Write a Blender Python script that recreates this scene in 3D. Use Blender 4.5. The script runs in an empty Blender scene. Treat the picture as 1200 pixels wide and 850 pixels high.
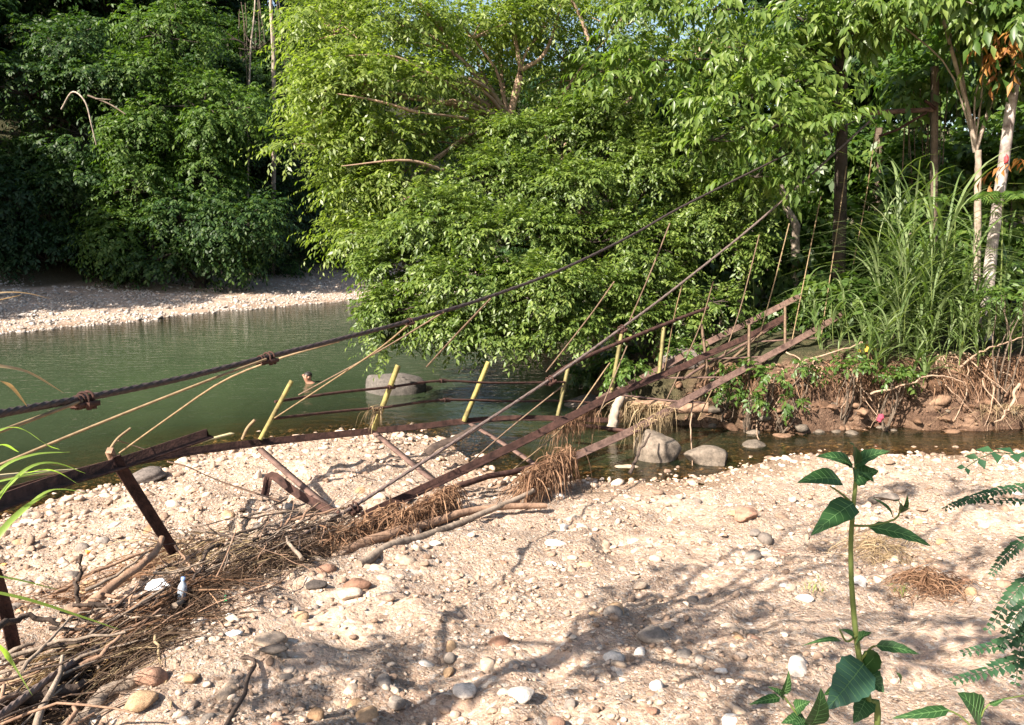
import bpy, math, random
import numpy as np
from mathutils import Vector
R = math.radians
rng = np.random.default_rng(7)
random.seed(7)
S = bpy.context.scene
COL = S.collection

# ------------------------------------------------------------------ camera
CAM_Z, FPX, PITCH = 3.5, 924.0, R(9.5)
cam_d = bpy.data.cameras.new('camera'); cam = bpy.data.objects.new('camera', cam_d); COL.objects.link(cam)
cam_d.sensor_width = 36; cam_d.lens = FPX / 1200 * 36; cam_d.clip_end = 2000; cam_d.clip_start = 0.05
cam.location = (0, 0, CAM_Z); cam.rotation_euler = (R(90) - PITCH, 0, 0)
S.camera = cam
# ------------------------------------------------------------------ light
SUN = Vector((-0.70, -0.71, 0)).normalized(); SUN_EL = R(40)
SUN = Vector((SUN.x * math.cos(SUN_EL), SUN.y * math.cos(SUN_EL), math.sin(SUN_EL)))
w = bpy.data.worlds.new('World'); S.world = w; w.use_nodes = True
nt = w.node_tree; bg = nt.nodes['Background']
sky = nt.nodes.new('ShaderNodeTexSky'); sky.sky_type = 'NISHITA'; sky.sun_disc = False
sky.sun_elevation = SUN_EL; sky.sun_rotation = math.atan2(SUN.x, SUN.y); sky.air_density = 1.2; sky.dust_density = 2.5
nt.links.new(sky.outputs[0], bg.inputs[0]); bg.inputs[1].default_value = 0.07
sl = bpy.data.lights.new('sun', 'SUN'); sl.energy = 5.0; sl.angle = R(0.5); sl.color = (1, 0.905, 0.79)
so = bpy.data.objects.new('sun', sl); COL.objects.link(so); so.rotation_euler = SUN.to_track_quat('Z', 'Y').to_euler()
S.view_settings.view_transform = 'Standard'; S.view_settings.look = 'None'
S.view_settings.exposure = 1.78; S.view_settings.gamma = 1
S.cycles.max_bounces = 8; S.cycles.transparent_max_bounces = 8; S.cycles.use_denoising = True
S.cycles.caustics_reflective = False; S.cycles.caustics_refractive = False

# ------------------------------------------------------------------ pixel -> place
cp, sp = math.cos(PITCH), math.sin(PITCH)
def ray(px, py):
    u = (np.asarray(px, float) - 600) / FPX; v = (425 - np.asarray(py, float)) / FPX
    return np.stack([u, cp + v * sp, -sp + v * cp], -1)
def at(px, py, Y):
    d = ray(px, py); return np.array([0, 0, CAM_Z]) + d * (np.asarray(Y, float) / d[..., 1])[..., None]
def atz(px, py, z=0.0):
    d = ray(px, py); return np.array([0, 0, CAM_Z]) + d * ((z - CAM_Z) / d[..., 2])[..., None]
def proj(p):
    p = np.asarray(p, float) - np.array([0, 0, CAM_Z])
    z = p[..., 1] * cp - p[..., 2] * sp; y = p[..., 1] * sp + p[..., 2] * cp
    return 600 + FPX * p[..., 0] / z, 425 - FPX * y / z, z
def path(*t, lift=.02):                          # (px, py, range) triples -> world points, never below the ground
    a = np.array(t, float); far = a[:, 2] > 2.4; Y = a[:, 2].copy()
    if far.any():
        g_ = ground(a[far, 0], np.clip(a[far, 1], 345, 1e4))[:, 1]; Y[far] = np.minimum(Y[far], np.where(a[far, 1] > 345, g_ - lift * 2, 1e9))
    return at(a[:, 0], a[:, 1], Y)

# ------------------------------------------------------------------ noise
def hash2(ix, iy, s):
    h = np.sin(ix * 127.1 + iy * 311.7 + s * 74.7) * 43758.5453
    return h - np.floor(h)
def vnoise(x, y, s=0):
    ix, iy = np.floor(x), np.floor(y); fx, fy = x - ix, y - iy
    fx = fx * fx * (3 - 2 * fx); fy = fy * fy * (3 - 2 * fy)
    a = hash2(ix, iy, s); b = hash2(ix + 1, iy, s); c = hash2(ix, iy + 1, s); d = hash2(ix + 1, iy + 1, s)
    return (a + (b - a) * fx + (c - a) * fy + (a - b - c + d) * fx * fy) * 2 - 1
def fbm(x, y, scale, octv=3, s=0):
    v = 0; a = 1; t = 0
    for o in range(octv):
        v = v + a * vnoise(x * scale, y * scale, s + o * 13); t += a; a *= .5; scale *= 2.03
    return v / t

# ------------------------------------------------------------------ terrain
def zpts(l): return [tuple(atz(x, y)[:2]) for x, y in l]
NEAR = zpts([(-420, 690), (-150, 640), (0, 604), (60, 585), (150, 562), (205, 540), (260, 524), (330, 512), (420, 503), (490, 507), (535, 518), (565, 545),
             (620, 560), (700, 562), (760, 562), (830, 556), (885, 541), (930, 532), (1010, 530), (1200, 529), (1500, 528)]) + [(60, 11), (60, -60), (-60, -60), (-60, 2)]
RIGHT = zpts([(1500, 501), (1200, 502), (1120, 504), (1050, 502), (980, 506), (900, 507), (840, 501), (780, 496), (735, 490), (705, 480), (700, 462), (705, 440), (725, 415), (745, 398)]) + [(6, 35), (14, 50), (50, 76), (300, 130), (300, 12.5)]
FAR = zpts([(-500, 425), (-200, 405), (0, 392), (70, 385), (150, 379), (230, 369), (330, 360), (430, 350), (520, 344), (700, 336)]) + [(24, 80), (70, 120), (300, 220), (300, 500), (-300, 500), (-300, 18)]
def sdist(x, y, poly):
    P = np.array(poly); n = len(P); d = np.full(x.shape, 1e9); ins = np.zeros(x.shape, bool)
    for i in range(n):
        a, b = P[i], P[(i + 1) % n]; e = b - a
        t = np.clip(((x - a[0]) * e[0] + (y - a[1]) * e[1]) / (e @ e), 0, 1)
        d = np.minimum(d, np.hypot(x - a[0] - t * e[0], y - a[1] - t * e[1]))
        c = (a[1] > y) != (b[1] > y)
        if a[1] != b[1]: ins ^= c & (x < a[0] + (y - a[1]) / (b[1] - a[1]) * e[0])
    return np.where(ins, d, -d)
def sstep(a, b, v):
    t = np.clip((v - a) / (b - a), 0, 1); return t * t * (3 - 2 * t)
def terr_full(x, y):
    x = np.asarray(x, float); y = np.asarray(y, float)
    wob = .18 * fbm(x, y, .9, 2, 3)
    s1 = sdist(x, y, NEAR) + wob; s2 = sdist(x, y, RIGHT) + .22 * fbm(x, y, 1.6, 3, 9); s3 = sdist(x, y, FAR) + .5 * fbm(x, y, .25, 2, 5)
    dw = np.maximum(0, -np.maximum(np.maximum(s1, s2), s3))
    z = -np.minimum(1.3, .09 * dw + .012 * dw ** 2) - .03 + .03 * fbm(x, y, 3, 2, 1)
    zn = np.interp(s1, [0, .25, 1, 4, 8, 12, 40], [-.03, .015, .06, .38, .92, 1.55, 2.2])
    zn = zn + np.clip(s1 * .5, 0, 1) * (.11 * fbm(x, y, .55, 3, 21) + .14 * fbm(x, y, 1.9, 3, 22)) + np.clip(s1, 0, 1) * (.05 * np.maximum(fbm(x, y, 5, 3, 24), -.1) + .035 * np.abs(fbm(x, y, 10, 2, 23)))
    sb_ = s2 + .22 * fbm(x, y, 4.5, 3, 33) + .24 * fbm(x, y, 1.3, 2, 35); zr = -.03 + .42 * sstep(-.05, .22, sb_) + .38 * sstep(.30, .42, sb_ + .1 * fbm(x, y, 2, 2, 34)) + .34 * sstep(.5, .95, sb_) + .10 * np.clip(s2, 0, 5) + .33 * np.clip(s2 - 5, 0, 40) + np.clip(s2, 0, 1) * .15 * fbm(x, y, 1.1, 3, 31) - .35 * sstep(4.6, 3.0, x) * sstep(0, .8, s2)
    zf = -.03 + .08 * np.clip(s3, 0, 10) + .62 * np.clip(s3 - 11, 0, 45) + .1 * fbm(x, y, .5, 3, 41) * np.clip(s3, 0, 1)
    z = np.where(s1 > 0, zn, z); z = np.where(s2 > -.05, np.maximum(zr, z), z); z = np.where(s3 > 0, zf, z)
    return z, s1, s2, s3, dw
def terr(x, y): return terr_full(x, y)[0]
HX = np.arange(-26, 16, .07); HY = np.arange(.5, 64, .07); HG = terr(*np.meshgrid(HX, HY))
def terr_q(x, y):                               # the same heights, looked up
    u = np.clip((x - HX[0]) / .07, 0, len(HX) - 1.001); v = np.clip((y - HY[0]) / .07, 0, len(HY) - 1.001); i = u.astype(int); j = v.astype(int); u = u - i; v = v - j
    return (HG[j, i] * (1 - u) + HG[j, i + 1] * u) * (1 - v) + (HG[j + 1, i] * (1 - u) + HG[j + 1, i + 1] * u) * v
def ground(px, py):                             # where the view ray through a pixel meets the ground
    d = ray(px, py); o = np.array([0, 0, CAM_Z]); n = d.shape[0] if d.ndim > 1 else 1
    d = d.reshape(n, 3); lo = np.full(n, .5); hi = np.full(n, 120.); found = np.zeros(n, bool)
    prev = np.full(n, .8)
    for t in np.geomspace(.8, 120, 260):
        p = o + d * t; hit = (p[:, 2] < np.maximum(terr_q(p[:, 0], p[:, 1]), -.04)) & ~found
        lo[hit] = prev[hit]; hi[hit] = t; found |= hit; prev[:] = t
        if found.all(): break
    for _ in range(14):
        m = (lo + hi) / 2; p = o + d * m[:, None]; b = p[:, 2] < np.maximum(terr_q(p[:, 0], p[:, 1]), -.04)
        hi = np.where(b, m, hi); lo = np.where(b, lo, m)
    return (o + d * hi[:, None]).reshape(np.shape(px) + (3,))

# ------------------------------------------------------------------ object helpers
def tag(o, label=None, cat=None, group=None, kind=None):
    if label: o['label'] = label
    if cat: o['category'] = cat
    if group: o['group'] = group
    if kind: o['kind'] = kind
    return o
def empty(name, loc, label, cat, group=None):
    o = bpy.data.objects.new(name, None); COL.objects.link(o); o.location = [float(v) for v in loc]; o.empty_display_size = .2
    return tag(o, label, cat, group)
def origin(o):
    while o.parent: o = o.parent
    return np.array(o.location)
class Buf:
    def __init__(s): s.v = []; s.f = []; s.n = 0
    def add(s, v, f):                            # f: (m,3) or (m,4) array
        v = np.asarray(v, float).reshape(-1, 3); s.v.append(v); s.f.append(np.asarray(f, int) + s.n); s.n += len(v); return s
    def mesh(s, name, mat, smooth=False, off=(0, 0, 0)):
        me = bpy.data.meshes.new(name)
        V = np.concatenate(s.v) - np.asarray(off); ls = []; st = []; k = 0
        for f in s.f:
            ls.append(f.ravel()); st.append(k + np.arange(len(f)) * f.shape[1]); k += f.size
        L = np.concatenate(ls); T = np.concatenate(st)
        me.vertices.add(len(V)); me.vertices.foreach_set('co', V.ravel().astype(np.float32))
        me.loops.add(len(L)); me.loops.foreach_set('vertex_index', L.astype(np.int32))
        me.polygons.add(len(T)); me.polygons.foreach_set('loop_start', T.astype(np.int32))
        me.update(calc_edges=True)
        if smooth: me.polygons.foreach_set('use_smooth', np.ones(len(T), bool))
        me.materials.append(mat); return me
    def build(s, name, mat, parent=None, smooth=False, loc=None):
        off = origin(parent) if parent is not None else (np.array(loc, float) if loc is not None else np.zeros(3))
        o = bpy.data.objects.new(name, s.mesh(name, mat, smooth, off)); COL.objects.link(o)
        if parent is not None: o.parent = parent
        elif loc is not None: o.location = [float(v) for v in loc]
        return o
def kids(o): return [c for c in COL.objects if c.parent == o]
def copy_tree(o, parent=None):
    c = o.copy(); COL.objects.link(c)
    if parent: c.parent = parent
    for ch in list(o.children): copy_tree(ch, c)
    return c
def nrm(v): return v / np.maximum(np.linalg.norm(v, axis=-1, keepdims=True), 1e-9)
def smooth_path(P, n):
    P = np.asarray(P, float)
    if len(P) < 3: 
        t = np.linspace(0, 1, n)[:, None]; return P[0] * (1 - t) + P[-1] * t
    Q = np.vstack([2 * P[0] - P[1], P, 2 * P[-1] - P[-2]]); out = []
    for u in np.linspace(0, len(P) - 1 - 1e-6, n):
        i = int(u); t = u - i; a, b, c, d = Q[i:i + 4]
        out.append(.5 * (2 * b + (c - a) * t + (2 * a - 5 * b + 4 * c - d) * t * t + (3 * b - a - 3 * c + d) * t ** 3))
    return np.array(out)
def frames(P, up=(0, 0, 1)):
    T = nrm(np.gradient(P, axis=0)); up = np.asarray(up, float)
    A = np.cross(T, up); bad = np.linalg.norm(A, axis=1) < .05
    A[bad] = np.cross(T[bad], [1, .2, 0]); A = nrm(A); return T, A, np.cross(A, T)
def sweep(b, P, prof, up=(0, 0, 1), scale=None, roll=None):   # closed 2-D profile along a path, capped
    P = np.asarray(P, float); prof = np.asarray(prof, float); n, m = len(P), len(prof)
    T, A, B = frames(P, up); sc = np.ones(n) if scale is None else np.asarray(scale)
    pr = np.repeat(prof[None], n, 0) * sc[:, None, None]
    if roll is not None:
        c, s_ = np.cos(roll)[:, None], np.sin(roll)[:, None]
        pr = np.stack([pr[..., 0] * c - pr[..., 1] * s_, pr[..., 0] * s_ + pr[..., 1] * c], -1)
    V = P[:, None] + A[:, None] * pr[..., :1] + B[:, None] * pr[..., 1:]
    i = np.arange(n - 1)[:, None] * m; j = np.arange(m)[None]; k = (j + 1) % m
    b.add(V, np.stack([i + j, i + m + j, i + m + k, i + k], -1).reshape(-1, 4))
    c0 = V[0].mean(0); c1 = V[-1].mean(0); jj = np.arange(m); kk = (jj + 1) % m
    b.add(np.vstack([V[0], c0]), np.stack([jj, kk, np.full(m, m)], -1)); b.add(np.vstack([V[-1], c1]), np.stack([kk, jj, np.full(m, m)], -1))
    return b
def circ(r, n): 
    a = np.arange(n) * 2 * np.pi / n; return np.stack([np.cos(a) * r, np.sin(a) * r], -1)
def tube(b, P, r0, r1=None, n=6, seg=None):
    P = np.asarray(P, float)
    if seg: P = smooth_path(P, seg)
    r1 = r0 if r1 is None else r1
    return sweep(b, P, circ(1, n), scale=np.linspace(r0, r1, len(P)))
ANG = lambda w, t: np.array([(0, 0), (w, 0), (w, t), (t, t), (t, w), (0, w)]) - np.array([w * .3, w * .3])
RECT = lambda w, h: np.array([(-w / 2, -h / 2), (w / 2, -h / 2), (w / 2, h / 2), (-w / 2, h / 2)])
def knobbly(P, n, amp, r=rng):                  # a path with natural kinks
    Q = smooth_path(P, n); e = np.cumsum(r.normal(0, 1, (n, 3)), 0); t = np.linspace(0, 1, n)[:, None]
    e = e - e[0] * (1 - t) - e[-1] * t; return Q + e * amp
LEAF5 = np.array([(0, 0, 0), (.45, .5, .06), (.5, 0, -.05), (.45, -.5, .06), (1, 0, -.22)]); LF5 = np.array([(0, 2, 1), (0, 3, 2), (1, 2, 4), (2, 3, 4)])
LEAF4 = np.array([(0, 0, 0), (.5, .5, -.05), (1, 0, -.22), (.5, -.5, -.05)]); LF4 = np.array([(0, 3, 2, 1)])
def leaves(b, P, D, N, ln, wd, tmpl=5):
    P = P.reshape(-1, 3); D = nrm(D.reshape(-1, 3)); N = N.reshape(-1, 3); Sd = nrm(np.cross(N, D)); N = np.cross(D, Sd)
    ln = np.broadcast_to(np.asarray(ln, float).ravel(), (len(P),))[:, None, None]; wd = np.broadcast_to(np.asarray(wd, float).ravel(), (len(P),))[:, None, None]
    T, F = (LEAF5, LF5) if tmpl == 5 else (LEAF4, LF4)
    V = P[:, None] + D[:, None] * T[None, :, :1] * ln + Sd[:, None] * T[None, :, 1:2] * wd + N[:, None] * T[None, :, 2:] * ln
    m = len(T); b.add(V, (np.arange(len(P))[:, None, None] * m + F[None]).reshape(-1, F.shape[1]))
def sprays(b, O, D, L, k, ll, lw, droop=.35, tmpl=5, tw=None, r=rng, hang=.3):
    n = len(O); D = nrm(D); L = np.broadcast_to(L, (n,))[:, None, None]; t = np.linspace(.12, 1, k)[None, :, None]
    zz = np.array([0, 0, -1.]); P = O[:, None] + D[:, None] * L * t + zz * droop * L * t * t
    T = nrm(D[:, None] + zz * 2 * droop * t); Sd = np.cross(T, [0, 0, 1.]); Sd[np.linalg.norm(Sd, axis=-1) < .05] = (1, 0, 0); Sd = nrm(Sd)
    sg = np.where(np.arange(k) % 2, 1., -1.)[None, :, None]; sg = np.broadcast_to(sg, (n, k, 1)).copy(); sg[:, -1] = 0
    ld = nrm(T * .7 + Sd * sg + zz * hang + r.normal(0, .28, (n, k, 3)))
    N = np.cross(Sd, T); N = N + r.normal(0, .38, (n, k, 3)); N[..., 2] = np.abs(N[..., 2])
    lens = ll * r.uniform(.45, 1.25, (n, k))
    leaves(b, P, ld, N, lens, lens * (lw / ll), tmpl)
    if tw is not None:
        for i in range(0, n): 
            q = np.stack([O[i], P[i, k // 2], P[i, -1]]); sweep(tw, q, circ(.006, 3), scale=[1, .7, .3])
def shell(c, rad, n, r=rng, lumps=9, lump_r=.42, inner=.5):
    """points gathered into lumps over an ellipsoid, with outward directions: light tops, gaps between"""
    u = nrm(r.normal(0, 1, (lumps, 3))); u[:, 2] = np.where(u[:, 2] < -.35, -u[:, 2] * .6, u[:, 2])
    cen = u * r.uniform(inner, 1, (lumps, 1)); i = r.integers(0, lumps, n)
    v = nrm(r.normal(0, 1, (n, 3))); q = cen[i] + v * np.array([1, 1, .55]) * lump_r * r.uniform(.35, 1, (n, 1))
    return np.asarray(c) + q * np.asarray(rad), nrm(nrm(q) * .8 + v * .8), np.asarray(c) + cen * np.asarray(rad)
def blades(b, base, az, L, width, bend, up=1.0, seg=7, r=rng):
    n = len(base); t = np.linspace(0, 1, seg)[None, :, None]; L = np.broadcast_to(L, (n,))[:, None, None]; bend = np.broadcast_to(bend, (n,))[:, None, None]
    h = np.stack([np.cos(az), np.sin(az), np.zeros(n)], -1)[:, None]; z = np.array([0, 0, 1.])
    C = base[:, None] + L * (h * (.16 * t + bend * t ** 2.2) + z * (up * t - bend * .75 * t ** 2.6))
    sd = np.stack([-np.sin(az), np.cos(az), np.zeros(n)], -1)[:, None]
    wv = np.broadcast_to(width, (n,))[:, None, None] * np.minimum(1, 3 * t + .35) * (1 - t ** 2.4)+.0008
    tw = r.uniform(-.6, .6, (n, 1, 1)); sd = nrm(sd + h * tw + z * .25 * tw)
    V = np.stack([C - sd * wv / 2, C + sd * wv / 2], 2).reshape(n, seg * 2, 3)
    i = np.arange(seg - 1) * 2; F = np.stack([i, i + 1, i + 3, i + 2], -1)
    b.add(V, (np.arange(n)[:, None, None] * seg * 2 + F[None]).reshape(-1, 4)); return b
def ribbon(b, P, width, up=(0, 0, 1), seg=14, fold=.25, base=.4, twist=0.0):
    C = smooth_path(P, seg); T, A, B = frames(C, up); t = np.linspace(0, 1, seg)[:, None]
    wv = width * np.minimum(1, base + 3 * t) * (1 - t ** 3) + .0006
    ca, sa = math.cos(twist), math.sin(twist); A2 = A * ca + B * sa; B2 = B * ca - A * sa
    V = np.stack([C - A2 * wv / 2 + B2 * wv * fold, C, C + A2 * wv / 2 + B2 * wv * fold], 1)
    i = np.arange(seg - 1) * 3; F = np.concatenate([np.stack([i, i + 1, i + 4, i + 3], -1), np.stack([i + 1, i + 2, i + 5, i + 4], -1)])
    b.add(V, F); return b

# ------------------------------------------------------------------ materials
def mat(name):
    m = bpy.data.materials.new(name); m.use_nodes = True; return m, m.node_tree, m.node_tree.nodes['Principled BSDF']
def nd(t, kind, **kw):
    n = t.nodes.new(kind)
    for k, v in kw.items():
        if k in n.inputs: n.inputs[k].default_value = v
        else: setattr(n, k, v)
    return n
def ramp(t, fac, stops, interp='LINEAR'):
    r_ = t.nodes.new('ShaderNodeValToRGB'); cr = r_.color_ramp; cr.interpolation = interp
    while len(cr.elements) < len(stops): cr.elements.new(.5)
    for e, (p, c) in zip(cr.elements, stops): e.position = p; e.color = (*c, 1)
    t.links.new(fac, r_.inputs[0]); return r_.outputs[0]
def mixc(t, fac, a, b, mode='MIX'):
    m = t.nodes.new('ShaderNodeMix'); m.data_type = 'RGBA'; m.blend_type = mode
    for s_, v in ((0, fac), (6, a), (7, b)):
        if hasattr(v, 'is_output'): t.links.new(v, m.inputs[s_])
        else: m.inputs[s_].default_value = v if s_ == 0 else (*v, 1)
    return m.outputs[2]
def posn(t): return t.nodes.new('ShaderNodeNewGeometry').outputs['Position']
def objc(t): return t.nodes.new('ShaderNodeTexCoord').outputs['Object']
def noise(t, vec, scale, detail=4, rough=.55):
    n = nd(t, 'ShaderNodeTexNoise', Scale=scale, Detail=detail, Roughness=rough); t.links.new(vec, n.inputs['Vector']); return n.outputs['Fac']
def bump(t, h, bsdf, strength=.5, dist=.02):
    b = nd(t, 'ShaderNodeBump', Strength=strength, Distance=dist); t.links.new(h, b.inputs['Height']); t.links.new(b.outputs[0], bsdf.inputs['Normal']); return b
def leafmat(name, stops, transl=.4, rough=.42, spec=.45, tcol=None):
    m, t, p = mat(name); geo = t.nodes.new('ShaderNodeNewGeometry')
    nz = noise(t, geo.outputs['Position'], .9, 3)
    ma = nd(t, 'ShaderNodeMath', operation='MULTIPLY_ADD'); ma.inputs[1].default_value = .62; t.links.new(geo.outputs['Random Per Island'], ma.inputs[0])
    mb = nd(t, 'ShaderNodeMath', operation='MULTIPLY'); mb.inputs[1].default_value = .42; t.links.new(nz, mb.inputs[0]); t.links.new(mb.outputs[0], ma.inputs[2])
    c = ramp(t, ma.outputs[0], stops); t.links.new(c, p.inputs['Base Color']); p.inputs['Roughness'].default_value = rough; p.inputs['Specular IOR Level'].default_value = spec
    tr = t.nodes.new('ShaderNodeBsdfTranslucent'); t.links.new(mixc(t, 1.0, c, tcol or (1.5, 1.65, .6), 'MULTIPLY'), tr.inputs[0])
    mx = t.nodes.new('ShaderNodeMixShader'); mx.inputs[0].default_value = transl
    t.links.new(p.outputs[0], mx.inputs[1]); t.links.new(tr.outputs[0], mx.inputs[2]); t.links.new(mx.outputs[0], t.nodes['Material Output'].inputs[0]); return m
def solidmat(name, c1, c2, scale=6, rough=.8, bs=.4, bd=.01, metal=0, detail=6, spec=.3, stretch=None):
    m, t, p = mat(name); v = objc(t)
    if stretch:
        mp = nd(t, 'ShaderNodeMapping'); mp.inputs['Scale'].default_value = stretch; t.links.new(v, mp.inputs[0]); v = mp.outputs[0]
    f = noise(t, v, scale, detail, .65); t.links.new(ramp(t, f, [(.3, c1), (.7, c2)]), p.inputs['Base Color'])
    p.inputs['Roughness'].default_value = rough; p.inputs['Metallic'].default_value = metal; p.inputs['Specular IOR Level'].default_value = spec
    bump(t, noise(t, v, scale * 4, 5), p, bs, bd); return m
M = {}
M['bark'] = solidmat('bark', (.06, .042, .03), (.17, .13, .095), 5, .9, .8, .03)
M['bark_pale'] = solidmat('pale_bark', (.16, .12, .09), (.42, .35, .28), 6, .85, .5, .01)
M['bark_warm'] = solidmat('warm_bark', (.15, .095, .065), (.36, .25, .17), 6, .9, .6, .02)
M['bark_dark'] = solidmat('dark_bark', (.018, .014, .011), (.06, .045, .035), 5, .9, .7, .02)
M['rust'] = solidmat('rusty_steel', (.014, .008, .007), (.085, .042, .032), 9, .85, .9, .008, 0, 9, .2)
M['rust_light'] = solidmat('pale_rust', (.05, .03, .025), (.19, .12, .095), 8, .9, .9, .008, 0, 9, .2)
M['cable'] = solidmat('cable_steel', (.025, .018, .018), (.09, .065, .06), 40, .55, .4, .003, .3)
M['cable_pale'] = solidmat('weathered_cable', (.07, .05, .045), (.2, .15, .13), 30, .65, .4, .003, .2)
M['hanger'] = solidmat('tan_rod', (.12, .08, .045), (.27, .19, .105), 18, .7, .3, .003)
M['hanger_dark'] = solidmat('brown_rod', (.07, .046, .03), (.19, .125, .08), 18, .75, .3, .003)
M['yellow'] = solidmat('yellow_paint', (.07, .05, .025), (.34, .29, .085), 7, .75, .6, .006, 0, 8)
M['olive'] = solidmat('olive_paint', (.09, .075, .03), (.26, .22, .09), 9, .7, .4, .004)
M['bamboo'] = solidmat('pale_split_bamboo', (.30, .25, .13), (.50, .42, .25), 7, .6, .3, .003)
M['wood'] = solidmat('weathered_wood', (.10, .075, .055), (.30, .235, .18), 9, .9, .7, .012, stretch=(1, 1, .35))
M['wood_red'] = solidmat('reddish_wood', (.12, .07, .045), (.33, .21, .14), 9, .9, .7, .012)
M['wood_dark'] = solidmat('wet_dark_wood', (.02, .014, .011), (.09, .062, .047), 10, .85, .7, .012)
M['reed'] = leafmat('dry_reed', [(0, (.06, .032, .018)), (.5, (.18, .10, .058)), (1, (.34, .215, .13))], .2, .8, .2, (1, .8, .6))
M['dark_straw'] = leafmat('dark_straw', [(0, (.02, .013, .010)), (.6, (.07, .045, .03)), (1, (.17, .115, .07))], .15, .8, .2, (1, .8, .6))
M['straw'] = leafmat('straw', [(0, (.18, .125, .065)), (1, (.46, .35, .21))], .3, .6, .3, (1, .85, .55))
M['root'] = solidmat('root', (.16, .10, .065), (.38, .27, .19), 9, .9, .6, .01)
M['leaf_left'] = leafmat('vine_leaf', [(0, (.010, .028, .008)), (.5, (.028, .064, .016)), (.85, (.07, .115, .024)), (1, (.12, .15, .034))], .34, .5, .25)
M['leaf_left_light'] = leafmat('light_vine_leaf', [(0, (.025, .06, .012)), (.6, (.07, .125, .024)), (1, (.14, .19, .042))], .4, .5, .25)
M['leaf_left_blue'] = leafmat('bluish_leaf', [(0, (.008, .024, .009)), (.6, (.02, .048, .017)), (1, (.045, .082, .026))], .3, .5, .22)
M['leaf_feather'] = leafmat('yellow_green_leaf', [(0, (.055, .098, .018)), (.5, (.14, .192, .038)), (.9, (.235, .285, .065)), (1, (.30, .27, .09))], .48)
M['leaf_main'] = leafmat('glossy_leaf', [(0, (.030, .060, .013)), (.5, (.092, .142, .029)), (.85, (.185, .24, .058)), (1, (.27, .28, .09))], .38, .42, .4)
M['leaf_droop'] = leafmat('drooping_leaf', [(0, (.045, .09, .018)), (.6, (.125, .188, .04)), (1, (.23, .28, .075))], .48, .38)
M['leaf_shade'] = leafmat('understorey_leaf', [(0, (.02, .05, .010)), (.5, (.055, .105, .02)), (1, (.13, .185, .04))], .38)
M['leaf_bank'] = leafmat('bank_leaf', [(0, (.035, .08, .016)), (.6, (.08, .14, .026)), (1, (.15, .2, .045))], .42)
M['leaf_orange'] = leafmat('orange_leaf', [(0, (.16, .05, .02)), (.5, (.30, .14, .04)), (1, (.42, .26, .07))], .4, .5, .3, (1.2, .8, .4))
M['grass'] = leafmat('tall_grass', [(0, (.05, .095, .022)), (.5, (.12, .175, .055)), (.85, (.22, .27, .13)), (1, (.36, .31, .18))], .4, .5, .4)
M['grass_near'] = leafmat('near_grass', [(0, (.16, .27, .05)), (1, (.30, .40, .11))], .5, .45)
M['sapling'] = leafmat('sapling_leaf', [(0, (.012, .044, .013)), (1, (.028, .075, .02))], .22, .5, .35)  # leaf green darkened to stand in for shade falling on the sapling
M['sapling_blue'] = leafmat('broad_leaf', [(0, (.022, .066, .040)), (1, (.03, .08, .048))], .25, .45, .5)
M['fern'] = leafmat('pinnate_leaf', [(0, (.012, .045, .02)), (1, (.035, .085, .032))], .22, .5, .35)
M['vein'] = solidmat('leaf_vein', (.07, .16, .05), (.11, .2, .07), 20, .6, .1, .001)
M['stem'] = solidmat('green_stem', (.07, .10, .02), (.14, .17, .05), 20, .6, .2, .002)

# ground: sand and fine gravel, red soil of the cut bank, leaf litter behind
m, t, p = mat('ground'); P = posn(t)
zone = nd(t, 'ShaderNodeVertexColor', layer_name='zone'); sep = t.nodes.new('ShaderNodeSeparateColor'); t.links.new(zone.outputs[0], sep.inputs[0])
sand = ramp(t, noise(t, P, 1.3, 6, .62), [(.3, (.24, .155, .11)), (.5, (.385, .275, .205)), (.72, (.48, .375, .295))])
sand = mixc(t, .55, sand, ramp(t, noise(t, P, 9, 5, .7), [(.3, (.22, .14, .095)), (.5, (.39, .28, .21)), (.7, (.52, .415, .33))]))
sand = mixc(t, 1.0, sand, ramp(t, noise(t, P, .55, 5, .6), [(.32, (.74, .70, .66)), (.55, (1.0, 1.0, 1.0)), (.72, (1.18, 1.16, 1.13))]), 'MULTIPLY')
v1 = nd(t, 'ShaderNodeTexVoronoi', Scale=26.0); t.links.new(P, v1.inputs['Vector'])
v2 = nd(t, 'ShaderNodeTexVoronoi', Scale=75.0); t.links.new(P, v2.inputs['Vector'])
sc1 = t.nodes.new('ShaderNodeSeparateColor'); t.links.new(v1.outputs['Color'], sc1.inputs[0]); sc2 = t.nodes.new('ShaderNodeSeparateColor'); t.links.new(v2.outputs['Color'], sc2.inputs[0])
pebc = [(0, (.16, .11, .08)), (.3, (.33, .235, .165)), (.55, (.43, .33, .245)), (.8, (.28, .24, .21)), (1, (.56, .48, .40))]
pat = nd(t, 'ShaderNodeMapRange'); pat.inputs[1].default_value = .36; pat.inputs[2].default_value = .54; t.links.new(noise(t, P, .8, 5, .6), pat.inputs[0])
gt1 = nd(t, 'ShaderNodeMath', operation='GREATER_THAN'); gt1.inputs[1].default_value = .62; t.links.new(sc1.outputs[1], gt1.inputs[0])
sand = mixc(t, gt1.outputs[0], sand, ramp(t, sc1.outputs[0], pebc))
gt2 = nd(t, 'ShaderNodeMath', operation='GREATER_THAN'); gt2.inputs[1].default_value = .55; t.links.new(sc2.outputs[1], gt2.inputs[0])
g2m = nd(t, 'ShaderNodeMath', operation='MULTIPLY'); t.links.new(gt2.outputs[0], g2m.inputs[0]); t.links.new(pat.outputs[0], g2m.inputs[1]); sand = mixc(t, g2m.outputs[0], sand, ramp(t, sc2.outputs[0], pebc))
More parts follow.
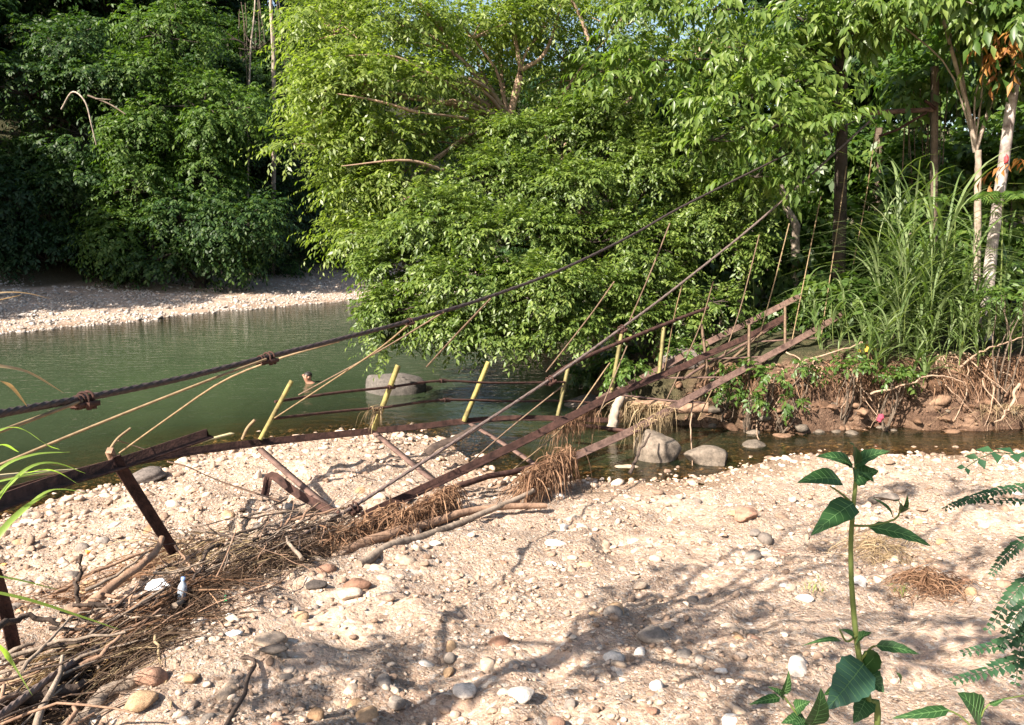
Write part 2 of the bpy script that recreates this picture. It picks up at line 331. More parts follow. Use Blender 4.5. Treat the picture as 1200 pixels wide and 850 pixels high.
mps = nd(t, 'ShaderNodeMapping'); mps.inputs['Scale'].default_value = (.6, .6, 3.2); t.links.new(P, mps.inputs[0]); soil = ramp(t, noise(t, mps.outputs[0], 3.2, 9, .75), [(.3, (.038, .021, .014)), (.5, (.12, .072, .047)), (.72, (.26, .17, .115))])
lit = ramp(t, noise(t, P, 7, 6, .7), [(.3, (.02, .024, .010)), (.55, (.05, .048, .022)), (.75, (.11, .082, .045))])
c = mixc(t, sep.outputs[0], sand, soil); c = mixc(t, sep.outputs[1], c, lit)
c = mixc(t, sep.outputs[2], c, mixc(t, 1.0, c, (.56, .49, .40), 'MULTIPLY'))
t.links.new(c, p.inputs['Base Color']); p.inputs['Specular IOR Level'].default_value = .2
rr = nd(t, 'ShaderNodeMapRange'); rr.inputs[3].default_value = .92; rr.inputs[4].default_value = .4; t.links.new(sep.outputs[2], rr.inputs[0]); t.links.new(rr.outputs[0], p.inputs['Roughness'])
h1 = nd(t, 'ShaderNodeMath', operation='MULTIPLY_ADD'); h1.inputs[1].default_value = -.35; t.links.new(v1.outputs['Distance'], h1.inputs[0]); t.links.new(noise(t, P, 14, 9, .72), h1.inputs[2])
h2 = nd(t, 'ShaderNodeMath', operation='MULTIPLY_ADD'); h2.inputs[1].default_value = -.14; t.links.new(v2.outputs['Distance'], h2.inputs[0]); t.links.new(h1.outputs[0], h2.inputs[2])
pb_ = nd(t, 'ShaderNodeMapRange'); pb_.inputs[3].default_value = .45; pb_.inputs[4].default_value = 1.0; t.links.new(pat.outputs[0], pb_.inputs[0]); bn_ = bump(t, h2.outputs[0], p, 1.0, .07); t.links.new(pb_.outputs[0], bn_.inputs['Strength']); M['ground'] = m

def stonemat(name, c1, c2, c3):
    m, t, p = mat(name); geo = t.nodes.new('ShaderNodeNewGeometry'); oi = t.nodes.new('ShaderNodeObjectInfo')
    v = nd(t, 'ShaderNodeMath', operation='ADD'); t.links.new(geo.outputs['Random Per Island'], v.inputs[0]); t.links.new(oi.outputs['Random'], v.inputs[1])
    fr = nd(t, 'ShaderNodeMath', operation='FRACT'); t.links.new(v.outputs[0], fr.inputs[0])
    a = ramp(t, fr.outputs[0], [(0, c1), (.5, c2), (1, c3)]); n = noise(t, posn(t), 13, 8, .75)
    c = mixc(t, .7, a, mixc(t, 1, a, ramp(t, n, [(.35, (.32, .30, .28)), (.65, (1.45, 1.38, 1.3))]), 'MULTIPLY')); t.links.new(c, p.inputs['Base Color'])
    p.inputs['Roughness'].default_value = .85; p.inputs['Specular IOR Level'].default_value = .2; bump(t, noise(t, posn(t), 30, 8, .75), p, .8, .02); return m
M['st_mix'] = stonemat('pebble_mix', (.21, .145, .105), (.40, .30, .23), (.54, .455, .375))
M['st_boulder'] = stonemat('boulder_grey', (.085, .076, .07), (.11, .10, .092), (.14, .128, .118)); M['st_boulder2'] = stonemat('boulder_brown', (.11, .092, .075), (.14, .118, .096), (.17, .142, .115))
M['st_far'] = stonemat('far_pebbles', (.26, .23, .205), (.40, .36, .325), (.52, .48, .44))
M['st_pale'] = stonemat('pale_stone', (.36, .28, .21), (.43, .345, .27), (.50, .42, .34))
M['st_white'] = stonemat('white_stone', (.52, .47, .42), (.60, .56, .51), (.68, .65, .61))
M['st_tan'] = stonemat('tan_stone', (.30, .19, .11), (.36, .245, .15), (.42, .29, .18))
M['st_grey'] = stonemat('grey_stone', (.14, .12, .105), (.20, .175, .155), (.26, .23, .205))
M['st_rust'] = stonemat('rust_brown_stone', (.20, .115, .08), (.27, .16, .115), (.34, .215, .155))
M['st_dark'] = stonemat('dark_stone', (.07, .06, .055), (.11, .095, .085), (.15, .13, .12))

# water: murky green, clear in the shallows
m, t, p = mat('river_water'); t.nodes.remove(p); P = posn(t)
da = nd(t, 'ShaderNodeAttribute', attribute_name='depth')
mp = nd(t, 'ShaderNodeMapping'); mp.inputs['Scale'].default_value = (1, 2.2, 1); t.links.new(P, mp.inputs[0])
nz = nd(t, 'ShaderNodeMath', operation='ADD'); t.links.new(noise(t, mp.outputs[0], 1.6, 4, .55), nz.inputs[0])
n2 = nd(t, 'ShaderNodeMath', operation='MULTIPLY'); n2.inputs[1].default_value = .3; t.links.new(noise(t, mp.outputs[0], 7, 3, .5), n2.inputs[0]); t.links.new(n2.outputs[0], nz.inputs[1])
bp = nd(t, 'ShaderNodeBump', Strength=.35, Distance=.05); t.links.new(nz.outputs[0], bp.inputs['Height'])
tr = t.nodes.new('ShaderNodeBsdfTransparent'); tr.inputs[0].default_value = (.74, .61, .40, 1)
df = t.nodes.new('ShaderNodeBsdfDiffuse'); t.links.new(ramp(t, noise(t, P, .25, 3), [(.3, (.034, .053, .026)), (.7, (.050, .070, .036))]), df.inputs[0])
mx = t.nodes.new('ShaderNodeMixShader'); t.links.new(da.outputs['Fac'], mx.inputs[0]); t.links.new(tr.outputs[0], mx.inputs[1]); t.links.new(df.outputs[0], mx.inputs[2])
gl = nd(t, 'ShaderNodeBsdfGlossy', Roughness=.04); gl.inputs[0].default_value = (.95, .95, .95, 1); t.links.new(bp.outputs[0], gl.inputs['Normal'])
fr = nd(t, 'ShaderNodeFresnel', IOR=1.33); t.links.new(bp.outputs[0], fr.inputs['Normal'])
mm = t.nodes.new('ShaderNodeMixShader'); t.links.new(fr.outputs[0], mm.inputs[0]); t.links.new(mx.outputs[0], mm.inputs[1]); t.links.new(gl.outputs[0], mm.inputs[2])
t.links.new(mm.outputs[0], t.nodes['Material Output'].inputs[0]); M['water'] = m

# ------------------------------------------------------------------ ground sheet and river
def axis(a, b, step, lo, hi, g=1.14):
    mid = list(np.arange(a, b + 1e-6, step)); s_ = step; v = b; up = []
    while v < hi: s_ = min(s_ * g, 25); v += s_; up.append(v)
    s_ = step; v = a; dn = []
    while v > lo: s_ = min(s_ * g, 25); v -= s_; dn.append(v)
    return np.array(dn[::-1] + mid + up)
def gridsheet(name, xs, ys, zf, mat_, smooth=True):
    X, Y = np.meshgrid(xs, ys); Z = zf(X, Y); n, m_ = X.shape; b = Buf()
    i = np.arange(n - 1)[:, None] * m_ + np.arange(m_ - 1)[None]
    b.add(np.stack([X, Y, Z], -1), np.stack([i, i + 1, i + m_ + 1, i + m_], -1).reshape(-1, 4)); return b.build(name, mat_, smooth=smooth), X.ravel(), Y.ravel()
g, GX, GY = gridsheet('ground', axis(-9, 12, .06, -400, 400), axis(2.4, 17, .06, -60, 500), terr, M['ground']); tag(g, kind='structure')
z, s1, s2, s3, dw = terr_full(GX, GY)
zc = np.zeros((len(GX), 4), np.float32); zc[:, 3] = 1
zc[:, 0] = sstep(-.5, -.25, s2); zc[:, 1] = np.maximum(sstep(.75, 1.2, s2 + .3 * fbm(GX, GY, 2, 2, 77)), sstep(10.5, 12.5, s3 + 1.5 * fbm(GX, GY, .5, 2, 78)))
zc[:, 1] = np.maximum(zc[:, 1], sstep(4.4, 3.2, GX + .6 * fbm(GX, GY, 1.5, 2, 79)) * sstep(-.1, .2, s2) * .85)
zc[:, 2] = np.clip(1 - (z + .02) / .10, 0, 1) * (z < .08); zc[:, 2] = np.where(z < -.01, .55, zc[:, 2])
zc[:, 1] = np.maximum(zc[:, 1], sstep(1.9, 3.5, -GY) * .6)
ca = g.data.color_attributes.new('zone', 'FLOAT_COLOR', 'POINT'); ca.data.foreach_set('color', zc.ravel())
wtr, WX, WY = gridsheet('river_water', axis(-9, 12, .12, -250, 250), axis(7, 18, .12, 2, 300), lambda x, y: x * 0, M['water']); tag(wtr, kind='structure')
dep = np.clip(-terr(WX, WY), 0, 3); at_ = wtr.data.attributes.new('depth', 'FLOAT', 'POINT'); at_.data.foreach_set('value', np.clip(1 - np.exp(-dep * 2.0), 0, .985).astype(np.float32))

# ------------------------------------------------------------------ trees
def limb_to(b, a, c, r0, r1, sag=.1, n=8, kink=.02, r=rng):
    a = np.asarray(a, float); c = np.asarray(c, float); L = np.linalg.norm(c - a)
    mid = (a + c) / 2 + np.array([0, 0, sag * L]) + r.normal(0, .06 * L, 3)
    sweep(b, knobbly([a, mid, c], n, kink * L / 3, r), circ(1, 6), scale=np.linspace(r0, r1, n))
def tree(name, label, cat, trunk, r0, r1, clumps, leafm, barkm, ll, lw, k=10, L=.6, droop=.35, tmpl=5, group=None, limb=(.06, .018), lumps=9, lump_r=.42, inner=.5, hang=.3,
         twig=0.12, attach=(.35, 1), extra=(), cleaf=None, seed=1, stubs=()):
    """clumps: (centre, radii, sprays). One trunk (> limbs), one crown."""
    r = np.random.default_rng(seed); tp = smooth_path(trunk, 18) if len(trunk) > 2 else smooth_path(trunk, 8)
    root = empty(name, tp[0], label, cat, group); tb = Buf()
    sweep(tb, tp + np.cumsum(r.normal(0, .008, tp.shape), 0) * np.linspace(0, 1, len(tp))[:, None], circ(1, 9), scale=np.linspace(r0, r1, len(tp)) * (1 + .5 * np.exp(-np.linspace(0, 1, len(tp)) * 14)))
    lb = Buf(); cb = Buf()
    for (c, rad, n) in clumps:
        c = np.asarray(c, float); O, D, cen = shell(c, rad, n, r, lumps, lump_r, inner)
        lo = int(len(tp) * attach[0]); j = lo + int(np.argmin(np.linalg.norm(tp[lo:] - (c - np.array([0, 0, .35 * np.linalg.norm(c - tp[-1])])), axis=1)))
        limb_to(lb, tp[j], c, limb[0], limb[1] * 1.4, r=r)
        for q in cen: limb_to(lb, c, q, limb[1] * 1.3, limb[1] * .5, .05, 5, r=r)
        m_ = r.random(n) < twig
        for o_, q in zip(O[m_], cen[r.integers(0, len(cen), m_.sum())]): pass
        sprays(cb, O, D, L * r.uniform(.6, 1.25, n), k, ll, lw, droop, tmpl, None, r, hang)
    for e in extra: tube(lb, e[0], e[1], e[2], 6, 12)
    tb.build('trunk', barkm, root, True)
    if lb.n: lb.build('limbs', barkm, root, True)
    cb.build('crown', leafm, root); return root
def C(px, py, Y, rx, ry, n, rz=None):           # clump given by where it stands: centre on a bearing, real radii in metres
    s_ = Y / FPX; return (at(px, py, Y), (rx * s_, (rz or (rx + ry) / 2) * s_, ry * s_), n)
def foot(px, Y):                                 # a point on the ground on a bearing at range Y
    x = (px - 600) / FPX * Y; return np.array([x, Y, float(terr(np.array([x]), np.array([Y]))[0]) - .05])
def up(f, h, dx=0, dy=0): return f + np.array([dx, dy, h])

# left bank: vine-hung forest on the slope behind the far gravel
FL = dict(ll=.25, lw=.115, k=11, L=1.0, droop=.42, tmpl=4, lumps=15, lump_r=.36, inner=.6, hang=.38, limb=(.12, .05))
def ltree(label, px, Y, cl, m_, seed, nm='vine_draped_tree', cat='tree', grp='trees on the far left bank', **kw):
    cs = [C(*c_[:5], int(c_[5] * 1.15)) for c_ in cl]; f = foot(px, Y); top = max(c_[0][2] for c_ in cs); a = dict(FL); a.update(kw)
    return tree(nm, label, cat, [f, up(f, (top - f[2]) * .5, .2, .1), up(f, top - f[2], -.1)], .24, .08, cs, M[m_], M['bark_dark'], group=grp, seed=seed, attach=(.05, 1), **a)
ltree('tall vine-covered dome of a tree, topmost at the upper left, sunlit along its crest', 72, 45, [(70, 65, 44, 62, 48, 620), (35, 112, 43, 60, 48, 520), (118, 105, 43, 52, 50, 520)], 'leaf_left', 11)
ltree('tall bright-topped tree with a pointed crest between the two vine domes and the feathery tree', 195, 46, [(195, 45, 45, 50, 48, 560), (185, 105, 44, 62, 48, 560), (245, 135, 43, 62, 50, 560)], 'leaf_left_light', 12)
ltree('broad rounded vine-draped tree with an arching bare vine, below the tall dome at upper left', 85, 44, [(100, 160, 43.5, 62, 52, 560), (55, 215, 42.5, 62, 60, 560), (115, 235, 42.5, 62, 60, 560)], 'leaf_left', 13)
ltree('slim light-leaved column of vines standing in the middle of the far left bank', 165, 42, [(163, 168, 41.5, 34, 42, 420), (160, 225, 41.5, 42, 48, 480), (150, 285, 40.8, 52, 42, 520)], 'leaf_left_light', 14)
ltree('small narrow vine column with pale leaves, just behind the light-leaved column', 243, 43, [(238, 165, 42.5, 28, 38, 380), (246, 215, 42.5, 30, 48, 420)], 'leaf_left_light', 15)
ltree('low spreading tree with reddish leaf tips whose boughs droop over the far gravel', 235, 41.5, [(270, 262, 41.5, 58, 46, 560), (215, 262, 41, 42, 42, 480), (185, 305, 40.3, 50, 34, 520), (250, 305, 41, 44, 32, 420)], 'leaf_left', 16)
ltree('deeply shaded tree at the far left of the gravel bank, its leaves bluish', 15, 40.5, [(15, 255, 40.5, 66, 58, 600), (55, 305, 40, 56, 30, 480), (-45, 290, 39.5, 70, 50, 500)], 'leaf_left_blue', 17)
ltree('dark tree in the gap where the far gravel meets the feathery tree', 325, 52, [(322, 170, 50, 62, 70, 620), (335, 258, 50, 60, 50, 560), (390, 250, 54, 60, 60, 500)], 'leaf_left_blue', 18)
ltree('grey-green tree behind the pale bare stems at the top of the far bank', 300, 52, [(300, 60, 52, 70, 60, 560), (350, 110, 52, 60, 60, 480), (275, 120, 51, 45, 45, 380)], 'leaf_left', 19)
for i, (px, py, Y, rx, ry, lab) in enumerate([(318, 312, 49, 46, 24, 'low dark bush at the back of the far gravel, next to the spreading tree'), (372, 304, 52, 46, 26, 'low dark bush at the back of the far gravel, half hidden by the feathery tree'), (425, 300, 54, 46, 26, 'low dark bush at the far end of the far gravel behind the feathery tree'), (118, 318, 42.5, 44, 20, 'low bush under the vine-covered trees at the back of the far gravel'), (30, 320, 42, 50, 20, 'low bush in the shade at the left end of the far gravel')]):
    c, rad, n = C(px, py, Y, rx, ry, 300); f = foot(px, Y); r = np.random.default_rng(90 + i); f[2] = min(f[2], c[2]); root = empty('bank_bush', f, lab, 'shrub', 'low bushes at the back of the far gravel'); cb = Buf(); O, D, cen = shell(c, rad, n, r, 10, .42, .35); sprays(cb, O, D, .8 * r.uniform(.6, 1.2, n), 10, .22, .10, .4, 4, None, r, .4); tb = Buf()
    for q in cen: tube(tb, [f, (f + q) / 2, q], .03, .01, 5, 6)
    tb.build('stems', M['bark_dark'], root); cb.build('foliage', M['leaf_left'], root)
# background forest rows climbing the slope behind (copies of three kinds)
def proto_tree(seed, h, m_, sx=1.0):
    r = np.random.default_rng(seed); cs = []
    for i in range(7):
        a = r.uniform(0, 6.28); zc_ = h * r.uniform(.35, .95); d = h * .2 * sx * (1.15 - zc_ / h * .6)
        cs.append((np.array([math.cos(a) * d, math.sin(a) * d, zc_]), (h * .17 * sx, h * .17 * sx, h * .14), 400))
    cs.append((np.array([0, 0, h * .95]), (h * .15, h * .15, h * .12), 320))
    return cs
def pt(seed, h, m_, label, grp, **kw):
    a = dict(FL); a.update(ll=.36, lw=.18); a.update(kw)
    return tree('forest_tree', label, 'tree', [np.zeros(3), np.array([.2, .1, h * .5]), np.array([0, 0, h * .95])], .3, .1, proto_tree(seed, h, m_), M[m_], M['bark_dark'], group=grp, seed=seed, attach=(.2, 1), **a)
protos = [pt(51, 14, 'leaf_left', 'dark tall tree filling the shaded slope behind the vine-covered trees', 'dark trees filling the slope behind'),
          pt(52, 17, 'leaf_left_blue', 'dark tall tree filling the shaded slope behind the vine-covered trees', 'dark trees filling the slope behind'),
          pt(53, 12, 'leaf_left', 'dark tall tree filling the shaded slope behind the vine-covered trees', 'dark trees filling the slope behind')]
used = set()
def put(i, x, y, s_, rz, label=None, grp=None):
    o = protos[i]
    if i in used: o = copy_tree(o)
    used.add(i); o.location = (x, y, float(terr(np.array([x]), np.array([y]))[0]) - .2); o.scale = (s_, s_, s_); o.rotation_euler = (0, 0, rz)
    if label: o['label'] = label
    if grp: o['group'] = grp
    return o
for i, (px, Y, s_) in enumerate([(-60, 48, 1), (20, 54, 1.1), (95, 55, 1.1), (150, 52, 1), (240, 58, 1.1), (345, 60, 1), (-15, 51, .9), (8, 49, .8), (-40, 45, .9), (420, 62, .9), (500, 66, .8), (-120, 40, 1.0), (270, 50, .8), (590, 72, .75), (0, 66, 1.2), (140, 68, 1.3), (290, 70, 1.2), (400, 74, 1)]):
    f = foot(px, Y); put(i % 3, f[0], f[1], s_, i * 1.7)
# trees just out of frame on the left: they shade the left end of the far gravel
for i, (x, y, s_) in enumerate([(-31, 33, .95), (-30, 27, .9), (-33, 39, 1), (-29.5, 23.5, .75)]):
    put(i % 3, x, y, s_, i * 2.1, 'tall dark tree at the left end of the far gravel bar', 'trees at the left end of the far gravel')
# pale bare stems and hanging vines at the top of the far bank
for i, (px, Y, x1, y0, y1, r_, lab) in enumerate([(291, 47.5, 300, 110, -20, .07, 'thin pale bare stem at the top of the far bank, left of the vine-wrapped trunk'), (322, 49, 316, 120, -20, .16, 'thick grey vine-wrapped trunk beside the thin pale stem on the far bank')]):
    b = Buf(); f = foot(px, Y); q = [f, at(px, y0, Y), at(x1, y1, Y)]
    root = empty('bare_tree', f, lab, 'tree'); sweep(b, knobbly(q, 16, .03), circ(1, 7), scale=np.linspace(r_, r_ * .6, 16)); b.build('trunk', M['bark_pale'], root, True)
    v = Buf()
    for j in range(7):
        a0 = at(px + rng.uniform(-14, 16), rng.uniform(-20, 20), Y - .3); v0 = a0 - np.array([rng.uniform(-.2, .2), 0, rng.uniform(2, 5)]); tube(v, knobbly([a0, v0], 8, .03), .022, .012, 4)
    v.build('hanging_vines', M['bark'], root)
b = Buf(); tube(b, path((72, 128, 38.6), (85, 108, 38.2), (100, 120, 38), (108, 150, 38), (113, 170, 38.2)), .045, .03, 5, 20); tag(b.build('bare_vine', M['bark_pale'], loc=at(72, 128, 38.6)), 'bare arching pale vine looped over the rounded tree of the left bank', 'vine')
b = Buf(); tube(b, path((103, 112, 38.8), (128, 122, 38.6), (147, 134, 38.4)), .05, .03, 5, 12); tube(b, path((112, 116, 38.7), (130, 117, 38.5)), .04, .02, 5, 6); tag(b.build('bare_branch', M['bark'], loc=at(103, 112, 38.8)), 'short bare branch poking out of the rounded tree on the left bank', 'branch')

# feathery yellow-green tree leaning out over the river
f = foot(735, 20.5)
fk = at(595, 138, 19)
ex = [(path((595, 138, 19), (550, 112, 18.8), (505, 88, 17.0)), .09, .03), (path((592, 132, 19), (575, 108, 18.6), (550, 92, 17.6)), .075, .03), (path((582, 147, 18.8), (540, 138, 17.4), (490, 132, 16.3)), .05, .015),
      (path((520, 36, 18), (500, 15, 17.8), (478, -12, 17.6)), .06, .04), (path((610, 80, 19), (603, 40, 19), (601, 12, 19)), .06, .04), (path((612, 82, 19), (640, 60, 19), (662, -10, 19)), .06, .03),
      (path((690, 48, 18.6), (680, 20, 18.6), (664, -10, 18.5)), .05, .03), (path((597, 138, 19), (608, 100, 19), (610, 80, 19)), .09, .06), (path((490, 132, 16.3), (440, 118, 16), (395, 110, 15.9)), .035, .012),
      (path((505, 88, 17), (460, 66, 16.6), (400, 66, 16.2)), .04, .012), (path((520, 200, 16.6), (475, 188, 16), (400, 195, 15.7)), .04, .012), (path((470, 235, 15.8), (520, 222, 16.6), (560, 210, 18)), .04, .02), (path((395, 105, 17), (370, 140, 16.8), (345, 150, 16.7)), .025, .01),
      (path((450, 75, 17.2), (425, 110, 16.9), (405, 128, 16.8)), .03, .01)]
cl = [C(*v) for v in [(395, 40, 17.5, 60, 45, 430), (470, 30, 18, 60, 42, 420), (430, 105, 17, 62, 36, 430), (382, 110, 17, 38, 34, 280), (500, 100, 18.2, 46, 30, 240), (555, 45, 18.6, 55, 42, 360), (380, 175, 16.8, 52, 30, 340),
      (450, 170, 17, 52, 34, 380), (420, 225, 16.8, 42, 34, 340), (475, 215, 17, 50, 40, 400), (430, 280, 16.8, 42, 34, 340), (540, 172, 18.2, 50, 28, 280), (640, 30, 19.5, 65, 50, 420), (600, 0, 20, 60, 34, 300), (660, 70, 21, 60, 44, 300), (570, 70, 20.5, 50, 40, 240), (740, 70, 21, 60, 44, 260), (820, 60, 21.5, 60, 50, 260), (560, 120, 19.6, 40, 22, 100), (720, 35, 19.5, 60, 40, 300), (600, 185, 18.6, 50, 32, 260), (680, 95, 20, 60, 34, 260), (500, 270, 17.2, 42, 36, 300)]]
tree('leaning_feathery_tree', 'bright yellow-green tree with bare brown limbs leaning out over the river, tallest of the middle', 'tree', [f, at(690, 260, 20), at(640, 180, 19.4), fk], .24, .12, cl, M['leaf_feather'], M['bark_warm'],
     .135, .050, k=12, L=.75, droop=.28, tmpl=4, limb=(.05, .014), lumps=11, lump_r=.34, inner=.35, hang=.35, extra=ex, seed=21, attach=(.6, 1))
# dense glossy tree whose lowest boughs hang to the water
f = foot(770, 17.5)
cl = [C(*v[:5], int(v[5] * 1.1)) for v in [(640, 165, 18, 62, 34, 430), (700, 150, 18, 60, 36, 420), (580, 215, 17, 62, 40, 520), (660, 225, 16.8, 66, 38, 560), (520, 262, 16, 56, 40, 520), (600, 285, 15.6, 66, 42, 640), (690, 285, 16, 62, 42, 560), (475, 315, 15.6, 50, 36, 460),
      (545, 335, 15, 58, 38, 560), (630, 350, 14.8, 60, 36, 560), (700, 345, 15.2, 46, 34, 400), (470, 365, 15.2, 36, 26, 320), (530, 385, 15, 42, 24, 360), (595, 395, 14.8, 42, 24, 360), (760, 215, 17, 55, 42, 420), (760, 290, 16.5, 50, 46, 420), (820, 250, 17, 44, 44, 340),
      (655, 388, 14.8, 34, 20, 240), (760, 350, 16.5, 44, 30, 260), (455, 398, 15.6, 18, 18, 90), (850, 290, 16.8, 34, 36, 200), (790, 378, 15.7, 30, 15, 90), (738, 372, 15.3, 32, 14, 90), (700, 385, 15.1, 26, 12, 60), (835, 355, 16, 24, 14, 60), (800, 180, 17.2, 50, 30, 260), (870, 235, 17, 36, 26, 160), (740, 170, 17.6, 50, 26, 260)]]
tree('overhanging_tree', 'dense glossy-leaved tree in the middle whose lowest boughs hang down to the water', 'tree', [f, at(765, 380, 17.3), at(740, 290, 17.2), at(700, 200, 17.5)], .22, .10, cl, M['leaf_main'], M['bark_dark'],
     .118, .054, k=13, L=.52, droop=.26, tmpl=5, limb=(.055, .014), lumps=12, lump_r=.31, inner=.55, hang=.3, seed=22, attach=(.2, 1))
# tree with long drooping leaves at the upper right of the middle
f = foot(983, 17.2)
cl = [C(*v) for v in [(880, 55, 15.8, 42, 18, 60), (945, 28, 15.6, 44, 16, 70), (1000, 40, 15.6, 38, 14, 50), (868, 118, 15.4, 34, 14, 50), (925, 98, 15.2, 40, 14, 70), (968, 142, 15.1, 30, 10, 36), (905, 150, 14.9, 32, 12, 44), (835, 165, 15.8, 30, 14, 44), (770, 72, 16.5, 44, 15, 60), (835, 12, 16.2, 44, 14, 56), (1010, 2, 15.4, 40, 12, 44), (885, 208, 15.7, 28, 12, 34), (750, 15, 17, 44, 16, 56), (720, 92, 16.6, 34, 12, 44), (800, 120, 16.6, 26, 12, 30)]]
tree('drooping_leaf_tree', 'tree with long drooping pale-lit leaves spreading at the upper middle right before the bridge tower', 'tree', [f, at(985, 230, 17), at(988, 100, 16.6), at(985, -10, 16.3)], .15, .09, cl, M['leaf_droop'], M['bark_dark'],
     .235, .085, k=10, L=.75, droop=.2, tmpl=5, limb=(.045, .010), lumps=6, lump_r=.40, inner=.3, hang=.75, seed=23, attach=(.5, 1))

# right bank: forked pale stem, leaning mottled trunk, tree tops above them
f = foot(1148, 16.2)
root = tree('forked_tree', 'slim pale stem forking into a Y on the right bank above the tall grass', 'tree', [f, at(1145, 250, 16.2), at(1143, 175, 16.2)], .075, .06, [C(1090, 5, 15.8, 55, 24, 110), C(1150, 8, 15.6, 52, 24, 110), C(1050, 25, 15.6, 34, 18, 50), C(1172, 40, 16, 30, 24, 60)], M['leaf_droop'], M['bark_pale'],
     .30, .12, k=9, L=.8, droop=.3, tmpl=5, limb=(.02, .01), lumps=7, hang=.9, seed=24, attach=(.9, 1), extra=[(path((1143, 178, 16.2), (1136, 135, 16.1), (1128, 105, 16), (1105, 22, 15.8)), .05, .035), (path((1143, 178, 16.2), (1158, 130, 16.1), (1172, 80, 16), (1160, 10, 15.7)), .045, .03)])
f = foot(1157, 15.9)
root = tree('leaning_trunk_tree', 'mottled white and brown trunk leaning right beside the forked stem, at the right bank', 'tree', [f, at(1163, 285, 15.9), at(1172, 215, 15.8), at(1181, 150, 15.7), at(1192, 60, 15.6), at(1200, -20, 15.5)], .11, .09, [C(1200, 30, 15.3, 40, 30, 110), C(1225, 90, 15.4, 40, 40, 110)], M['leaf_shade'], solidmat('mottled_bark', (.10, .07, .06), (.52, .46, .42), 3.5, .8, .5, .01, detail=3),
     .28, .13, k=8, L=.7, lumps=7, hang=.8, seed=25, limb=(.03, .012), attach=(.7, 1))
b = Buf(); O = at(np.array([1178, 1186, 1194, 1170, 1188.]), np.array([38, 50, 44, 55, 190.]), np.array([15, 15, 15, 15, 15.3])); sprays(b, np.repeat(O, 3, 0) + rng.normal(0, .1, (15, 3)), rng.normal(0, 1, (15, 3)), .5, 8, .24, .08, .5, 5, hang=.9)
b.build('dead_leaves', M['leaf_orange'], root)

# ------------------------------------------------------------------ understorey behind and on the right bank
def shrub(name, label, px, py, Y, rx, ry, n, leafm, ll=.16, lw=.08, k=9, L=.45, group=None, stem=True, seed=1, hang=.4, tmpl=4, lumps=9, ground_=None, cat='shrub', droop=.35):
    r = np.random.default_rng(seed); c, rad, n = C(px, py, Y, rx, ry, n); f = ground_ if ground_ is not None else foot(px, Y)
    f[2] = min(f[2], c[2])
    root = empty(name, f, label, cat, group); b = Buf(); cb = Buf(); O, D, cen = shell(c, rad, n, r, lumps, .42, .35)
    for q in cen: tube(b, knobbly([f + r.normal(0, .05, 3) * [1, 1, 0], (f + q) / 2 + r.normal(0, .1, 3), q], 7, .02, r), .02, .007, 5)
    sprays(cb, O, D, L * r.uniform(.6, 1.2, n), k, ll, lw, droop, tmpl, None, r, hang)
    b.build('stems', M['bark'], root); cb.build('foliage', leafm, root); return root
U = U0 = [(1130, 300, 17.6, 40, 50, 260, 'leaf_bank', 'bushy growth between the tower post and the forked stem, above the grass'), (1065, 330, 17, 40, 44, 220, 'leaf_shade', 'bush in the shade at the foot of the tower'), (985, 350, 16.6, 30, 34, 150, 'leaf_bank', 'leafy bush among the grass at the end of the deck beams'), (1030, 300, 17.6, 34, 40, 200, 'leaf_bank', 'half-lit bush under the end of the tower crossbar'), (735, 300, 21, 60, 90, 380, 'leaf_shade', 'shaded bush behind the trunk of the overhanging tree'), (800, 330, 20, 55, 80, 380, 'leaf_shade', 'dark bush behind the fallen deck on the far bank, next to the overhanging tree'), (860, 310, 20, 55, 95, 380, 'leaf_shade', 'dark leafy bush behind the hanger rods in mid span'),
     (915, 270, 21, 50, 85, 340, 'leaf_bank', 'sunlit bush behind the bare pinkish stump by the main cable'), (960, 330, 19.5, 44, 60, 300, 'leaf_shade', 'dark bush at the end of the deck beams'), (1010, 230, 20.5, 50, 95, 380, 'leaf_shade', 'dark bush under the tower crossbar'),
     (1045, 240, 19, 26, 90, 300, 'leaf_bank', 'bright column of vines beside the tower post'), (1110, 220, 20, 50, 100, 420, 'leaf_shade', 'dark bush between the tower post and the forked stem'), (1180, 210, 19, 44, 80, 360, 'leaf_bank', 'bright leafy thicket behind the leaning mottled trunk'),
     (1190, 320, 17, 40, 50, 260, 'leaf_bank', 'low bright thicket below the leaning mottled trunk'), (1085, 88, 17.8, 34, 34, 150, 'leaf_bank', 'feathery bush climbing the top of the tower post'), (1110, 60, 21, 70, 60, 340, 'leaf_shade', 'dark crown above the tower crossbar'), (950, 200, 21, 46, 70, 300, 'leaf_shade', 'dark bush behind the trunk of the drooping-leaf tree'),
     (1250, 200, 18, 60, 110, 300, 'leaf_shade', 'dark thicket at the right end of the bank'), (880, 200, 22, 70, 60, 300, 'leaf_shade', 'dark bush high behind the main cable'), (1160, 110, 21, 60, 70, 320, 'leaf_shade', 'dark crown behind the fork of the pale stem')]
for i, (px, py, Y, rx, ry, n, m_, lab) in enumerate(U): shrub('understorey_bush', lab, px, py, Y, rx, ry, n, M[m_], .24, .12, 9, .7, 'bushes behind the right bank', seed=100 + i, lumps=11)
LOWB = [(700, 440, 18.0, 34), (745, 425, 17.4, 36), (790, 418, 17.2, 36), (830, 410, 16.8, 32), (870, 395, 17, 36), (905, 400, 16.2, 26), (915, 375, 17.2, 34), (945, 380, 16.6, 26), (780, 395, 19, 44), (850, 385, 18.6, 44), (955, 360, 18, 36), (760, 455, 15.6, 24), (818, 445, 15.6, 22), (865, 428, 15.4, 20)]
